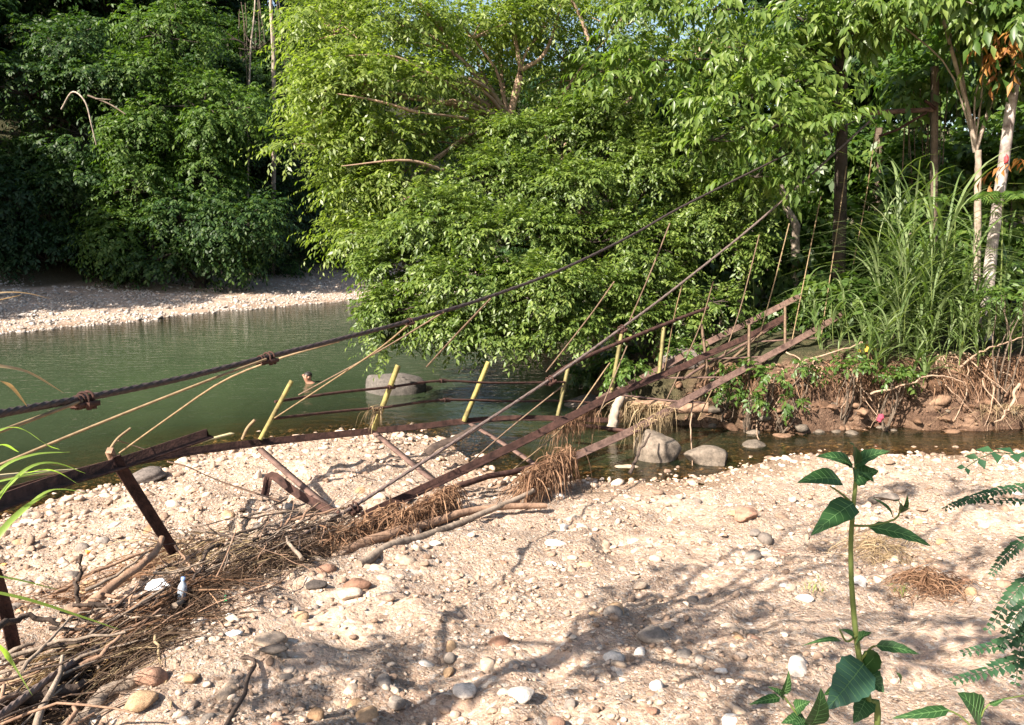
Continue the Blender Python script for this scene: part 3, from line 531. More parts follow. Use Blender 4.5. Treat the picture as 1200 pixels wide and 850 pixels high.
for i, (px, py, Y, r_) in enumerate(LOWB): shrub('undergrowth_bush', 'low dark bush in the shaded undergrowth behind the fallen deck beams', px, py, Y, r_, r_ * .6, 110, M['leaf_shade'], .14, .07, 9, .4, 'low bushes behind the fallen deck', seed=400 + i, lumps=7)
# far forest behind the right bank, heights kept under the gaps of sky
for i, (px, Y, s_) in enumerate([(640, 33, .5), (700, 30, .56), (780, 32, .62), (850, 31, .62), (930, 30, .7), (1000, 29, .75), (1080, 30, .85), (1160, 28, .9), (1240, 27, .9), (1040, 36, 1), (1180, 38, 1.1), (900, 40, .6), (760, 42, .5), (650, 40, .45), (1300, 30, 1)]):
    f = foot(px, Y); put(i % 3, f[0], f[1], s_, i * 1.3 + .5, 'dark tree in the shaded wood behind the right bank', 'trees in the wood behind the right bank')

# tall grass clumps
def grass_clump(label, px, py, Y, h, n, seed, spread=.35, name='tall_grass_clump', m_='grass', wd=.046):
    r = np.random.default_rng(seed); x = (px - 600) / FPX * Y; f = np.array([x, Y, float(terr(np.array([x]), np.array([Y]))[0])]); H = h * Y / FPX
    root = empty(name, f, label, 'grass clump', 'tall grass clumps on the right bank'); b = Buf()
    n = int(n * .62); ns = max(4, n // 14); sx = f + np.c_[r.normal(0, spread, (ns, 2)), np.zeros(ns)]; lean = r.normal(0, .14, (ns, 2)); sh = r.uniform(.35, .8, ns) * H; i = r.integers(0, ns, n)
    t_ = r.uniform(0, 1, n); base = sx[i] + np.c_[lean[i] * (t_ * sh[i])[:, None], t_ * sh[i]]
    blades(b, base, r.uniform(0, 6.28, n), H * r.uniform(.35, .75, n), wd * r.uniform(.6, 1.3, n), r.uniform(.4, 1.15, n), 1.0, 9, r)
    sb = Buf()
    for s_, l_, hh in zip(sx, lean, sh): tube(sb, [s_ - [0, 0, .05], s_ + np.r_[l_ * hh, hh] * .9], .008, .004, 5, 4)
    sb.build('stalks', M['stem'], root); b.build('blades', M[m_], root); return root
for i, v in enumerate([('tallest tall grass clump, rising before the tower post', 1073, 410, 14.9, 215, 460, .26), ('tall grass clump leaning left of the tallest one', 1045, 410, 14.8, 105, 120, .26), ('dense tall grass clump below the forked pale stem', 1112, 410, 14.9, 135, 240, .34), ('thin tall grass clump at the end of the deck beams', 985, 400, 15.2, 95, 40, .2),
      ('short grass clump around the end of the upper deck beam', 955, 395, 15.6, 70, 34, .2), ('grass clump under the leaning mottled trunk', 1150, 400, 14.9, 90, 120, .32), ('grass clump at the right end of the bank edge', 1190, 390, 14.8, 80, 110, .32), ('low grass clump on the brink right below the tallest one', 1065, 430, 14.3, 80, 170, .3), ('low grass clump on the brink under the forked stem', 1120, 432, 14.3, 85, 170, .3),
      ('low grass clump on the brink beside the yellow flowers', 1012, 430, 14.4, 80, 140, .3), ('grass clump in the shade behind the low brink grass', 1015, 385, 16.4, 100, 50, .3), ('grass clump half hidden behind the forked stem', 1135, 380, 16.6, 130, 110, .4)]): grass_clump(v[0], v[1], v[2], v[3], v[4], v[5], 200 + i, v[6])
# broad palm-like leaves
def fan(label, px, py, Y, n, L, seed, m_='leaf_bank', pinn=True):
    r = np.random.default_rng(seed); c = at(px, py, Y); f = foot(px, Y); root = empty('palm_leaf_plant', f, label, 'plant', 'palm-leaved plants among the grass'); sb = Buf(); tube(sb, [f, (f + c) / 2 + r.normal(0, .05, 3), c], .02, .012, 6, 6)
    sb.build('stem', M['stem'], root)
    for j in range(n):
        a = r.uniform(0, 6.28); d = np.array([math.cos(a), math.sin(a) * .8, .5]); q = smooth_path([c, c + d * L * .5, c + d * L * .95 - np.array([0, 0, L * .35])], 16); b = Buf(); sweep(b, q, circ(.006, 4), scale=np.linspace(1, .3, 16))
        T, A, B = frames(q); 
        for sg in (-1, 1): leaves(b, q[3:], T[3:] * .6 + A[3:] * sg + B[3:] * -.1, B[3:], L * .34 * np.sin(np.linspace(.5, 2.9, 13)) + .03, L * .045, 5)
        b.build('frond', M[m_], root)
    return root
fan('pale fan of palm-like leaves between the tallest grass and the forked stem', 1120, 245, 15.6, 5, .9, 1); fan('wide pale palm-like leaves across the foot of the leaning trunk', 1175, 240, 15.2, 5, .9, 2); fan('low bright palm-like plant under the leaning trunk near the brink', 1165, 352, 14.6, 6, .6, 3); fan('shaded palm-like plant above the end of the deck beams', 885, 285, 17.8, 6, 1.0, 4, 'leaf_shade')
# small bushes on the brink
for i, (px, py, Y, rx, ry, n, lab) in enumerate([(925, 472, 13.5, 16, 9, 26, 'small bush sprouting half way down the soil bank'), (905, 440, 13.75, 22, 14, 40, 'small bright bush on the brink below the lowest deck crossbar'), (940, 432, 13.7, 24, 13, 44, 'small bright bush on the brink right of the deck beams'), (882, 468, 13.5, 18, 12, 40, 'tiny bush on the soil bank below the deck beam'), (1000, 432, 13.7, 30, 16, 70, 'leafy bush on the brink under the thin grass'),
      (1050, 445, 13.65, 36, 18, 90, 'wide low bush on the brink below the tallest grass'), (855, 455, 13.9, 24, 16, 60, 'small bush by the rail posts on the far bank'), (805, 380, 16, 26, 22, 80, 'bright leafy bough-like bush behind the yellow rail posts'), (835, 360, 16.4, 24, 20, 70, 'bright bush beside the tallest yellow rail post on the far bank'), (745, 440, 14.3, 40, 24, 130, 'dark low bush at the river corner of the bank behind the bleached stump'), (800, 415, 15.2, 40, 26, 130, 'low bush in the shade between the two deck beams'), (860, 440, 14.2, 30, 20, 90, 'low bush beside the end of the flat crossbars'), (1185, 350, 14.0, 40, 18, 110, 'ferny bush at the right end of the brink')]):
    shrub('brink_bush', lab, px, py, Y, rx * .85, ry * .8, int(n * .5), M['leaf_bank'], .11, .055, 8, .26, 'small bushes along the brink of the right bank', seed=300 + i, lumps=6, tmpl=5)
b = Buf(); c = at(1013, 410, 14.2); root = empty('yellow_flower', foot(1013, 14.4), 'small plant with yellow flowers on the brink beside the low grass', 'flower')
tube(b, [foot(1013, 14.4), c], .006, .004, 5, 4); b.build('stem', M['stem'], root)
for j in range(6):
    b = Buf(); cc = c + rng.normal(0, .09, 3); a = np.arange(6) * 1.047; leaves(b, np.repeat(cc[None], 6, 0), np.c_[np.cos(a), np.sin(a) * .5, np.sin(a) * .8], np.tile([0, -1, .4], (6, 1)), .045, .026, 5); b.build('blossom', solidmat('yellow_petal', (.42, .27, .03), (.5, .36, .05), 8, .6, .1), root)
# pinkish stump by the cable, dark trunks of the shaded wood
for i, (tp, r_, m_, lab) in enumerate([([(932, 275, 19), (926, 240, 19), (917, 215, 19)], .10, 'bark_pale', 'short pinkish-white broken stump in the sunlit gap under the main cable'), ([(865, 370, 18.5), (863, 330, 18.5), (866, 290, 18.5)], .07, 'bark_pale', 'thin pale trunk in the shade behind the hanger rods'), ([(1030, 330, 19), (1026, 230, 19), (1030, 150, 19)], .12, 'bark', 'grey trunk in the shade between the drooping-leaf tree and the tower'), ([(768, 420, 17.8), (772, 340, 18), (790, 260, 18.2)], .09, 'bark_warm', 'leaning brown trunk next to the overhanging tree')]):
    b = Buf(); q = path(*tp); f = foot(tp[0][0], tp[0][2]); root = empty('bare_tree', f, lab, 'tree'); sweep(b, knobbly(np.vstack([f, q]), 14, .03), circ(1, 7), scale=np.linspace(r_ * 1.2, r_ * .7, 14)); b.build('trunk', M[m_], root, True)

# exposed roots and hanging rootlets on the cut bank
RG = 'roots hanging down the cut soil bank'
for i in range(46):
    px = rng.uniform(840, 1200) if i < 34 else rng.uniform(1120, 1200); Yg = 13.9 + rng.uniform(-.1, .3); x = (px - 600) / FPX * Yg; f = np.array([x, Yg + rng.uniform(.1, .5), 0]); f[2] = float(terr(f[:1], f[1:2])[0]) + .03
    q = [f, f + np.array([rng.uniform(-.2, .2), -.25, -.12]), f + np.array([rng.uniform(-.45, .45), -.42 - rng.uniform(0, .2), -rng.uniform(.35, .9)])]; q[2][2] = max(q[2][2], .02)
    b = Buf(); w_ = rng.uniform(.006, .022); sweep(b, knobbly(q, 10, .02), circ(1, 5), scale=np.linspace(w_, w_ * .4, 10)); tag(b.build('exposed_root', M['root'], loc=f), 'thin pale root hanging down the red soil of the cut bank', 'root', RG)
for q, w_, lab in [(((1020, 462, 13.6), (1060, 450, 13.5), (1100, 442, 13.5), (1130, 452, 13.5)), .022, 'long pale root running along the top of the soil bank'), (((1195, 450, 13.3), (1185, 480, 13.1), (1165, 495, 13)), .03, 'thick pale root curving down the right end of the soil bank'), (((1125, 430, 13.7), (1160, 410, 13.8), (1200, 395, 13.9)), .02, 'bare stem lying along the brink at the right end'), (((940, 425, 14), (1000, 405, 14.2), (1010, 400, 14.3)), .016, 'thin bare stem lying on the brink left of the yellow flowers')]:
    b = Buf(); tube(b, knobbly(path(*q), 18, .02), w_, w_ * .5, 6); tag(b.build('exposed_root', M['root'], loc=path(*q)[0]), lab, 'root')
b = Buf(); ex_ = np.linspace(3.6, 10.2, 900) + rng.normal(0, .05, 900)
for x_ in ex_:
    col = np.arange(13.0, 15.2, .03); hz = terr_q(np.full(col.shape, x_), col); k_ = int(np.argmax(hz > .78)); 
    if hz[k_] < .78: continue
    o_ = np.array([x_, col[k_] + rng.uniform(-.02, .3), 0]); o_[2] = float(terr_q(o_[:1], o_[1:2])[0]) + .03; l_ = rng.uniform(.12, .75) * (.5 + .6 * (math.sin(x_ * 3.1) * .5 + .5)); e_ = o_ + np.array([rng.normal(0, .13), -.16 - rng.uniform(0, .2), -l_]); m_ = o_ + np.array([rng.normal(0, .05), -.2, -.02])
    ribbon(b, [o_, m_, e_], rng.uniform(.006, .018), seg=6, twist=rng.uniform(-1.5, 1.5))
tag(b.build('hanging_rootlets', M['reed']), 'fringe of dry rootlets and dead grass hanging over the cut bank', 'rootlets', kind='stuff')
n = 2600; cx_ = rng.uniform(3.0, 10.5, n); cy_ = rng.uniform(12.9, 14.6, n); cz_, _, q2, _, _ = terr_full(cx_, cy_); kk = (q2 > -.12) & (q2 < .9); CL = (cx_[kk], cy_[kk], cz_[kk], np.clip(.03 * np.exp(rng.normal(0, .6, kk.sum())), .01, .13))
b = Buf(); blades(b, foot(1192, 13.9) + np.c_[rng.normal(0, .5, (260, 2)) * [1, .4], np.zeros(260)] + [0, 0, .05], rng.uniform(0, 6.28, 260), rng.uniform(.2, .7, 260), .008, rng.uniform(.6, 1.2, 260), .35); tag(b.build('dry_brush', M['straw'], loc=foot(1192, 13.9)), 'mat of dry stems caught on the right end of the soil bank', 'dry brush')

# ------------------------------------------------------------------ rocks
def ico(sub):
    import bmesh
    bm = bmesh.new(); bmesh.ops.create_icosphere(bm, subdivisions=sub, radius=1); v = np.array([w_.co[:] for w_ in bm.verts]); f_ = np.array([[q.index for q in p_.verts] for p_ in bm.faces]); bm.free(); return v, f_
I1, I2, I4 = ico(1), ico(2), ico(4)
def rockshape(base, seed, flat=.65, rough=.22, facet=5):
    r = np.random.default_rng(seed); v, f_ = base; v = v.copy()
    for _ in range(facet + 4):                   # cut facets, then round them off
        d = nrm(r.normal(0, 1, 3)); lim = r.uniform(.55, .92); e = v @ d; v -= np.maximum(e - lim, 0)[:, None] * d * .85
    for k_ in (1.3, 2.7, 5.5, 9., 15.): v *= (1 + rough / k_ * np.sin(k_ * v @ nrm(r.normal(0, 1, 3)) + r.uniform(0, 6)) * .8)[:, None]
    v *= r.uniform(.75, 1.2, 3) * [1, 1, flat]; return v, f_
def rock_obj(name, label, cat, loc, rad, matn, seed, rz=0, flat=.65, base=I4, group=None, sink=.25, rough=.25):
    v, f_ = rockshape(base, seed, flat, rough); b = Buf(); c, s_ = math.cos(rz), math.sin(rz); v = v @ np.array([[c, s_, 0], [-s_, c, 0], [0, 0, 1]])
    v = v * np.asarray(rad) if np.ndim(rad) else v * rad
    v[:, 2] += -v[:, 2].min() * (1 - sink * 2); b.add(v, f_); o = b.build(name, M[matn], smooth=True); o.location = [float(q) for q in loc]; return tag(o, label, cat, group)
BIG = [(455, 463, (.92, .65, .85), 'st_boulder', 'large grey boulder standing in the river below the hanging boughs', 3), (775, 542, (.40, .36, .46), 'st_boulder2', 'tall rounded boulder at the end of the flat deck beam by the pool', 4), (835, 548, (.46, .40, .36), 'st_boulder2', 'wide grey boulder with a pale top at the mouth of the small stream', 5), (885, 526, (.26, .2, .17), 'st_boulder2', 'pale flat-topped rock in the small stream beside the wide boulder', 6),
       (168, 566, (.24, .2, .16), 'st_dark', 'dark rock at the water edge under the raised rusty beam', 7), (700, 545, (.2, .16, .1), 'st_pale', 'pale rock at the rim of the pool beneath the beam', 8), (735, 552, (.17, .14, .1), 'st_pale', 'small pale rock on the pool rim next to the tall boulder', 9), (800, 440, (.5, .4, .4), 'st_dark', 'dark boulder in the shade at the corner of the bank', 10), (690, 478, (.5, .4, .25), 'st_dark', 'dark wet rock at the river corner of the right bank', 11),
       (875, 610, (.16, .12, .1), 'st_rust', 'rust-brown rock on the sand in the middle of the gravel bar', 12), (1040, 588, (.15, .12, .1), 'st_grey', 'grey rock on the shaded sand behind the sapling', 13), (1028, 590, (.10, .10, .08), 'st_grey', 'small grey rock touching the one behind the sapling', 14), (765, 750, (.10, .08, .075), 'st_grey', 'grey stone in the dappled shade in the middle of the foreground', 15), (650, 640, (.13, .1, .05), 'st_white', 'flat white stone patch below the debris line', 16), (612, 822, (.11, .10, .07), 'st_white', 'broken white stone at the bottom edge of the foreground', 17),
       (545, 815, (.075, .06, .05), 'st_white', 'smaller white stone left of the broken white one', 18), (462, 832, (.065, .06, .065), 'st_grey', 'round grey-brown cobble at the bottom edge of the foreground', 19), (846, 790, (.04, .03, .03), 'st_white', 'small clean white pebble on the shaded sand near the broad leaf', 20), (450, 682, (.075, .06, .05), 'st_pale', 'rounded cream cobble near the lower end of the beams', 21), (420, 690, (.13, .09, .07), 'st_rust', 'reddish flat cobble beside the cream one', 22), (405, 705, (.10, .08, .06), 'st_pale', 'grey-cream cobble in front of the reddish flat one', 23),
       (370, 690, (.1, .08, .07), 'st_dark', 'dark cobble under the fallen cable', 24), (175, 805, (.12, .09, .12), 'st_rust', 'blocky brown rock among the sticks at lower left', 25), (165, 835, (.09, .08, .07), 'st_tan', 'tan block below the blocky brown rock', 26), (222, 800, (.05, .05, .045), 'st_tan', 'small yellowish stone right of the blocky brown rock', 27), (945, 705, (.085, .06, .045), 'st_white', 'white stone beside a little grass in the right foreground', 28), (920, 690, (.045, .04, .035), 'st_white', 'smaller white stone behind the one beside the little grass', 29), (320, 770, (.09, .05, .05), 'st_dark', 'dark angular stone on the shaded slope of the foreground', 30),
       (525, 778, (.055, .05, .05), 'st_grey', 'small dark grey cobble in the middle of the foreground slope', 31), (590, 660, (.05, .045, .045), 'st_rust', 'red-brown pebble below the debris line beside the white flat stone', 32), (645, 662, (.055, .05, .04), 'st_white', 'small white stone in front of the flat white patch', 33), (510, 640, (.08, .06, .045), 'st_white', 'white cobble close to the driftwood pole', 34), (750, 690, (.07, .055, .05), 'st_pale', 'pale cobble at the edge of the long thin shadow', 35), (860, 605, (.09, .07, .05), 'st_tan', 'tan stone next to the rust-brown rock on the sand', 36), (885, 628, (.06, .06, .05), 'st_grey', 'small grey stone in front of the rust-brown rock', 37)]
bp_ = ground(np.array([b_[0] for b_ in BIG], float), np.array([b_[1] for b_ in BIG], float))
for (px, py, rad, m_, lab, sd), loc in zip(BIG, bp_):
    l_ = loc.copy(); l_[1] += rad[1] * .5; l_[2] = max(float(terr(l_[:1], l_[1:2])[0]), -.25) if sd > 3 else -.15
    rock_obj('boulder' if rad[0] > .3 else 'rock', lab, 'boulder' if rad[0] > .3 else 'rock', l_, rad, m_, sd, sd * .7, sink=.2, base=I4 if rad[0] > .14 else ico(3))
# cobbles: the largest in view are things, the rest is one mass
cols = ['st_pale', 'st_tan', 'st_grey', 'st_rust', 'st_grey', 'st_pale', 'st_pale', 'st_tan', 'st_white', 'st_grey']
n = 46000; yy = np.sqrt(rng.uniform(3.2 ** 2, 14.4 ** 2, n)); xx = rng.uniform(-.75, .75, n) * yy
yy2 = rng.uniform(3.2, 9, 14000); xx2 = rng.uniform(-.72, .72, 14000) * yy2; xx = np.r_[xx, xx2]; yy = np.r_[yy, yy2]
zz, a1, a2, a3, dd = terr_full(xx, yy); keep = (a1 > -.9) & (a2 < -.02) & (zz > -.12)
dens = .46 + .72 * fbm(xx, yy, .8, 3, 61) + .35 * sstep(1.2, -4.5, xx) + .25 * sstep(2.6, .2, a1) - .18 * sstep(0, 4, xx) * sstep(8, 5, yy)
keep &= rng.random(len(xx)) < np.clip(dens, .06, 1); xx, yy, zz, a1 = xx[keep], yy[keep], zz[keep], a1[keep]
sz = .0075 * np.exp(rng.normal(0, .66, len(xx)) + .75 * (rng.random(len(xx)) < .09)) * (1 + .085 * yy) * (1 + .45 * sstep(1.5, 0, a1)); sz = np.clip(sz, .005, .10)
app = sz / yy; order = np.argsort(-app); NI = 262
protos_st = {}
def quat_euler(i): return (rng.normal(0, .25), rng.normal(0, .25), rng.uniform(0, 6.28))
zones = lambda x, y: 'at the rim of the pool' if (y > 10.2 and x > -3) else ('on the bright gravel by the river' if y > 7.6 and x < -1 else ('on the stony slope below the debris line' if x < .4 else 'on the sand of the gravel bar'))
adj = {'st_pale': 'cream', 'st_tan': 'tan', 'st_grey': 'grey', 'st_rust': 'rust-brown', 'st_white': 'white'}
for c_, i in enumerate(order[:NI]):
    m_ = cols[int(rng.integers(0, 10))]; sh = int(rng.integers(0, 6)); key = (m_, sh)
    if key not in protos_st:
        v, f_ = rockshape(I2, 500 + sh * 7 + cols.index(m_), .62, .2); b = Buf(); b.add(v, f_); protos_st[key] = b.mesh('cobble', M[m_], sh > 2)
    o = bpy.data.objects.new('cobble', protos_st[key]); COL.objects.link(o); o.location = (xx[i], yy[i], zz[i] + sz[i] * rng.uniform(-.35, .1)); o.scale = np.array([1, rng.uniform(.7, 1), rng.uniform(.7, 1.1)]) * sz[i]; o.rotation_euler = quat_euler(i)
    zn_ = zones(xx[i], yy[i]); tag(o, f'loose {adj[m_]} cobble {zn_}', 'stone', f'{adj[m_]} cobbles {zn_}')
def stonemass(name, X, Y, Z, sizes, matn, base, nshape=8, seed=0, smooth=False):
    b = Buf(); r = np.random.default_rng(seed); k_ = r.integers(0, nshape, len(X))
    for s_ in range(nshape):
        j = np.where(k_ == s_)[0]
        if not len(j): continue
        v, f_ = rockshape(base, 700 + s_, .62, .22); a = r.uniform(0, 6.28, len(j)); c, s2_ = np.cos(a)[:, None], np.sin(a)[:, None]; q = v[None] * np.stack([np.ones(len(j)), r.uniform(.65, 1, len(j)), r.uniform(.6, 1.1, len(j))], -1)[:, None]
        q = np.stack([q[..., 0] * c - q[..., 1] * s2_, q[..., 0] * s2_ + q[..., 1] * c, q[..., 2] + q[..., 0] * r.normal(0, .2, (len(j), 1))], -1) * sizes[j][:, None, None] + np.stack([X[j], Y[j], Z[j] + sizes[j] * r.uniform(-.25, .3, len(j))], -1)[:, None]
        b.add(q, (np.arange(len(j))[:, None, None] * len(v) + f_[None]).reshape(-1, 3))
    return tag(b.build(name, M[matn], smooth=smooth), kind='stuff')
rest = order[NI:]; big = rest[:9000]; sml = rest[9000:]
g1 = stonemass('gravel', xx[big], yy[big], zz[big], sz[big], 'st_mix', I2, seed=1); tag(g1, 'mixed gravel strewn over the near bar', 'gravel')
g2 = stonemass('fine_gravel', xx[sml], yy[sml], zz[sml], sz[sml], 'st_mix', I1, seed=2); tag(g2, 'fine gravel between the cobbles of the near bar', 'gravel')
M['soil'] = stonemat('soil_clod', (.06, .035, .022), (.13, .078, .05), (.24, .155, .105)); stonemass('soil_clods', *CL, 'soil', I2, seed=5); nb_ = 120; bx_ = rng.uniform(3.0, 10.5, nb_); by_ = rng.uniform(12.9, 14.4, nb_); bz_, _, q2, _, _ = terr_full(bx_, by_); kk = (q2 > -.1) & (q2 < .6)
stonemass('soil_blocks', bx_[kk], by_[kk], bz_[kk], rng.uniform(.07, .2, kk.sum()), 'soil', ico(3), seed=6); tag(bpy.data.objects['soil_blocks'], 'broken blocks of red soil jutting from the cut bank', 'soil')
for i in range(26):
    px = rng.uniform(820, 1010) if i < 20 else rng.uniform(1010, 1200); g_ = atz(px, rng.uniform(497, 508), 0.0); sd_ = i % 6; v, f_ = rockshape(I2, 520 + sd_, .6, .3); b = Buf(); b.add(v * rng.uniform(.05, .15), f_); o = b.build('rock', M['st_boulder2']); o.location = (g_[0], g_[1], max(-.02, float(terr(g_[:1], g_[1:2])[0])))
    tag(o, 'small grey rock at the foot of the cut bank in the stream', 'rock', 'small rocks at the foot of the cut bank')
tag(bpy.data.objects['soil_clods'], 'crumbled clods of red soil on the cut bank', 'soil')
n = 60000; fy = rng.uniform(24, 58, n); fx = rng.uniform(-.72, .02, n) * fy; zf_, _, _, q3, _ = terr_full(fx, fy); kk = (q3 > -.2) & (q3 < 12) & (zf_ > -.06); fx, fy, zf_ = fx[kk], fy[kk], zf_[kk]
g3 = stonemass('far_gravel', fx, fy, zf_, np.clip(.042 * np.exp(rng.normal(0, .55, len(fx))), .02, .2), 'st_far', I1, seed=3); tag(g3, 'pale gravel of the far river bank', 'gravel')

# ------------------------------------------------------------------ collapsed suspension footbridge
BR = empty('collapsed_footbridge', ground(np.array([520.]), np.array([610.]))[0], 'collapsed rusty suspension footbridge sagging from the far bank down onto the gravel', 'bridge')
def part(name, mat_, fn, parent=BR, smooth=False):
    b = Buf(); fn(b); return b.build(name, M[mat_], parent, smooth)
def rope(b, P, r, pitch=.16):
    P = np.asarray(P); L = np.linalg.norm(np.diff(P, axis=0), axis=1).sum(); n_ = int(min(1500, max(40, L / (pitch / 9)))); Q = smooth_path(P, n_); a = np.arange(18) * 2 * np.pi / 18
    prof = np.stack([np.cos(a), np.sin(a)], -1) * (r * (1 + .16 * np.cos(6 * a)))[:, None]; sweep(b, Q, prof, roll=np.linspace(0, L / pitch * 1.05, n_))
A_PTS = path((-60, 502, 3.0), (0, 485, 3.3), (100, 466.5, 3.9), (210, 444, 4.7), (315, 418, 5.6), (400, 397, 6.4), (480, 376, 7.4), (570, 349, 8.7), (660, 315, 10.2), (740, 276, 11.8), (800, 242, 13), (900, 192, 15), (1018, 134, 17))
cA = part('main_cable', 'cable', lambda b: rope(b, A_PTS, .0165)); cA['label'] = 'upper twisted steel main cable crossing in front of the river'
B_PTS = path((-40, 858, 3.6), (0, 838, 3.8), (80, 780, 4.5), (160, 735, 5.2), (235, 690, 6.0), (320, 645, 7.0), (380, 614, 7.9), (414, 594, 8.4), (520, 526, 9.4), (644, 445, 11), (728, 385, 12.4), (800, 331, 13.6), (900, 250, 15.2), (1024, 138, 17))
cB = part('main_cable', 'cable_pale', lambda b: rope(b, B_PTS, .019)); cB['label'] = 'lower steel main cable coming down to the ground debris'
def clamp(c, d, s_=1.0):
    d = nrm(np.asarray(d, float)); up_ = np.array([0, 0, 1.]); sd = nrm(np.cross(d, up_)); up2 = np.cross(sd, d)
    def f_(b):
        for o_ in (-.02, .02):
            q = c + d * o_ * s_; a = np.linspace(0, np.pi, 9); U_ = [q + sd * .026 * s_ * math.cos(x) + up2 * .026 * s_ * math.sin(x) for x in a]; U_ = [U_[0] - up2 * .045 * s_] + U_ + [U_[-1] - up2 * .045 * s_]; sweep(b, np.array(U_), circ(.0065 * s_, 6), up=d)
            for sg in (-1, 1): sweep(b, np.array([q + sd * .026 * s_ * sg - up2 * .035 * s_, q + sd * .026 * s_ * sg - up2 * .05 * s_]), circ(.013 * s_, 6), up=d)
        sweep(b, np.array([c - d * .045 * s_ - up2 * .026 * s_, c + d * .045 * s_ - up2 * .026 * s_]), RECT(.085 * s_, .022 * s_))
    return f_
for q, nx in [((100, 466.5, 3.9), (110, 464.4, 3.98)), ((92, 469, 3.85), (100, 466.5, 3.9)), ((315, 418, 5.6), (330, 414, 5.75)), ((306, 420.5, 5.5), (315, 418, 5.6)), ((480, 376, 7.4), (500, 371, 7.6))]: part('cable_clamp', 'rust', clamp(path(q)[0], path(nx)[0] - path(q)[0], 1.15 if q[0] in (100, 315) else .85), cA)
for q, nx in [((414, 594, 8.4), (430, 584, 8.55)), ((644, 445, 11), (660, 434, 11.2)), ((728, 385, 12.4), (740, 376, 12.6))]: part('cable_clamp', 'rust', clamp(path(q)[0], path(nx)[0] - path(q)[0], 1.6), cB)
def beam(name, mat_, pts, prof, up=(0, 0, 1), seg=None, label=None):
    q = path(*pts); q = smooth_path(q, seg or max(6, len(pts) * 4)); o = part(name, mat_, lambda b: sweep(b, q, prof, up)); 
    if label: o['label'] = label
    return o
beam('deck_beam', 'rust', [(-80, 600, 5.2), (0, 583, 5.8), (105, 553, 7.0), (200, 534, 8.2), (305, 520, 9.6), (420, 508, 11), (500, 500, 11.9), (541, 495, 12.4), (600, 491, 12.9), (661, 491.5, 13.4), (725, 494, 13.9)], ANG(.08, .012), label='long bent dark deck beam lying level in front of the river')
beam('deck_beam', 'rust', [(425, 607, 8.35), (470, 586, 8.9), (540, 553, 9.8), (619, 515, 10.9), (665, 491, 11.5), (723, 462, 12.4), (799, 431, 13.6), (823, 419, 14), (875, 396, 14.8), (922, 371, 15.6)], ANG(.085, .013), label='dark deck beam slanting from the debris up to the far bank')
beam('deck_beam', 'rust_light', [(600, 590, 9.4), (640, 552, 10.4), (672, 536, 10.9), (745, 503, 11.9), (812, 465, 13), (883, 427, 14.1), (947, 392, 15.1), (990, 367, 15.8)], ANG(.085, .013), label='brown deck beam nearest the gravel, slanting up to the far bank')
beam('deck_beam', 'rust_light', [(700, 470, 13.8), (760, 440, 14.4), (826, 404, 15.2), (880, 377, 15.9), (937, 348, 16.6)], ANG(.09, .012))
beam('handrail', 'rust', [(640, 447, 11.7), (675, 424, 12.2), (740, 396, 13.1), (800, 372, 14), (830, 361, 14.5)], circ(.032, 7))
beam('handrail', 'rust_light', [(800, 445, 14.0), (825, 429, 14.3), (875, 402, 15), (922, 374, 15.7)], circ(.026, 7))
beam('handrail', 'hanger_dark', [(830, 446, 14.1), (870, 410, 14.6), (893, 390, 15)], RECT(.05, .03))
for pts, m_ in [([(778, 443, 13.9), (852, 442, 13.9)], 'rust_light'), ([(826, 421, 14.3), (897, 418, 14.4)], 'rust_light'), ([(878, 401, 15), (962, 396, 15.1)], 'rust_light'), ([(720, 462, 12.9), (790, 470, 12.9), (825, 472, 13)], 'rust_light'),
                ([(650, 494, 12.4), (740, 506, 12.0)], 'rust'), ([(700, 500, 12.2), (760, 507, 12.1)], 'rust_light'), ([(304, 526, 9.5), (350, 566, 9.1), (396, 604, 8.6)], 'rust_light'), ([(440, 508, 11), (500, 557, 9.9), (518, 567, 9.6)], 'rust_light'), ([(552, 497, 12.2), (590, 520, 11.5), (628, 545, 10.8)], 'rust_light')]:
    beam('crossbar', m_, pts, RECT(.09, .02) if m_ == 'rust_light' else RECT(.06, .05))
beam('bent_bracket', 'rust', [(309, 582, 8.75), (318, 558, 8.9), (350, 580, 8.75), (396, 604, 8.5)], ANG(.07, .012), seg=16)
# railing of the level beam: yellow posts and two rusty rails
for a_, b__, r_, m_ in [((304, 515, 9.6), (341, 446, 9.9), .035, 'yellow'), ((437, 504, 11.1), (466, 428, 11.3), .042, 'yellow'), ((543, 494, 12.4), (572, 424, 12.6), .042, 'yellow'), ((653, 490, 13.4), (666, 430, 13.6), .034, 'olive'), ((716, 462, 14), (729, 389, 14.1), .036, 'olive'), ((772, 442, 14.4), (778, 384, 14.6), .036, 'olive'), ((830, 442, 14.2), (822, 380, 14.4), .026, 'hanger_dark'), ((877, 452, 14.4), (878, 381, 14.6), .026, 'hanger_dark'), ((920, 410, 15.4), (920, 360, 15.5), .026, 'hanger_dark')]:
    beam('rail_post', m_, [a_, b__], ANG(r_ * 1.55, r_ * .28) if m_ == 'yellow' else RECT(r_ * 1.6, r_ * 1.6), up=(1, .4, 0), seg=3)
for pts in ([(322, 471, 9.8), (390, 461, 10.4), (455, 454, 11.2), (516, 446.5, 11.9), (580, 449, 12.5), (662, 448, 13.5)], [(318, 491, 9.7), (400, 482, 10.7), (455, 477, 11.2), (520, 469, 11.9), (600, 470.5, 12.8), (659, 470, 13.5), (715, 474, 13.9)]): beam('handrail', 'rust', pts, circ(.02, 6))
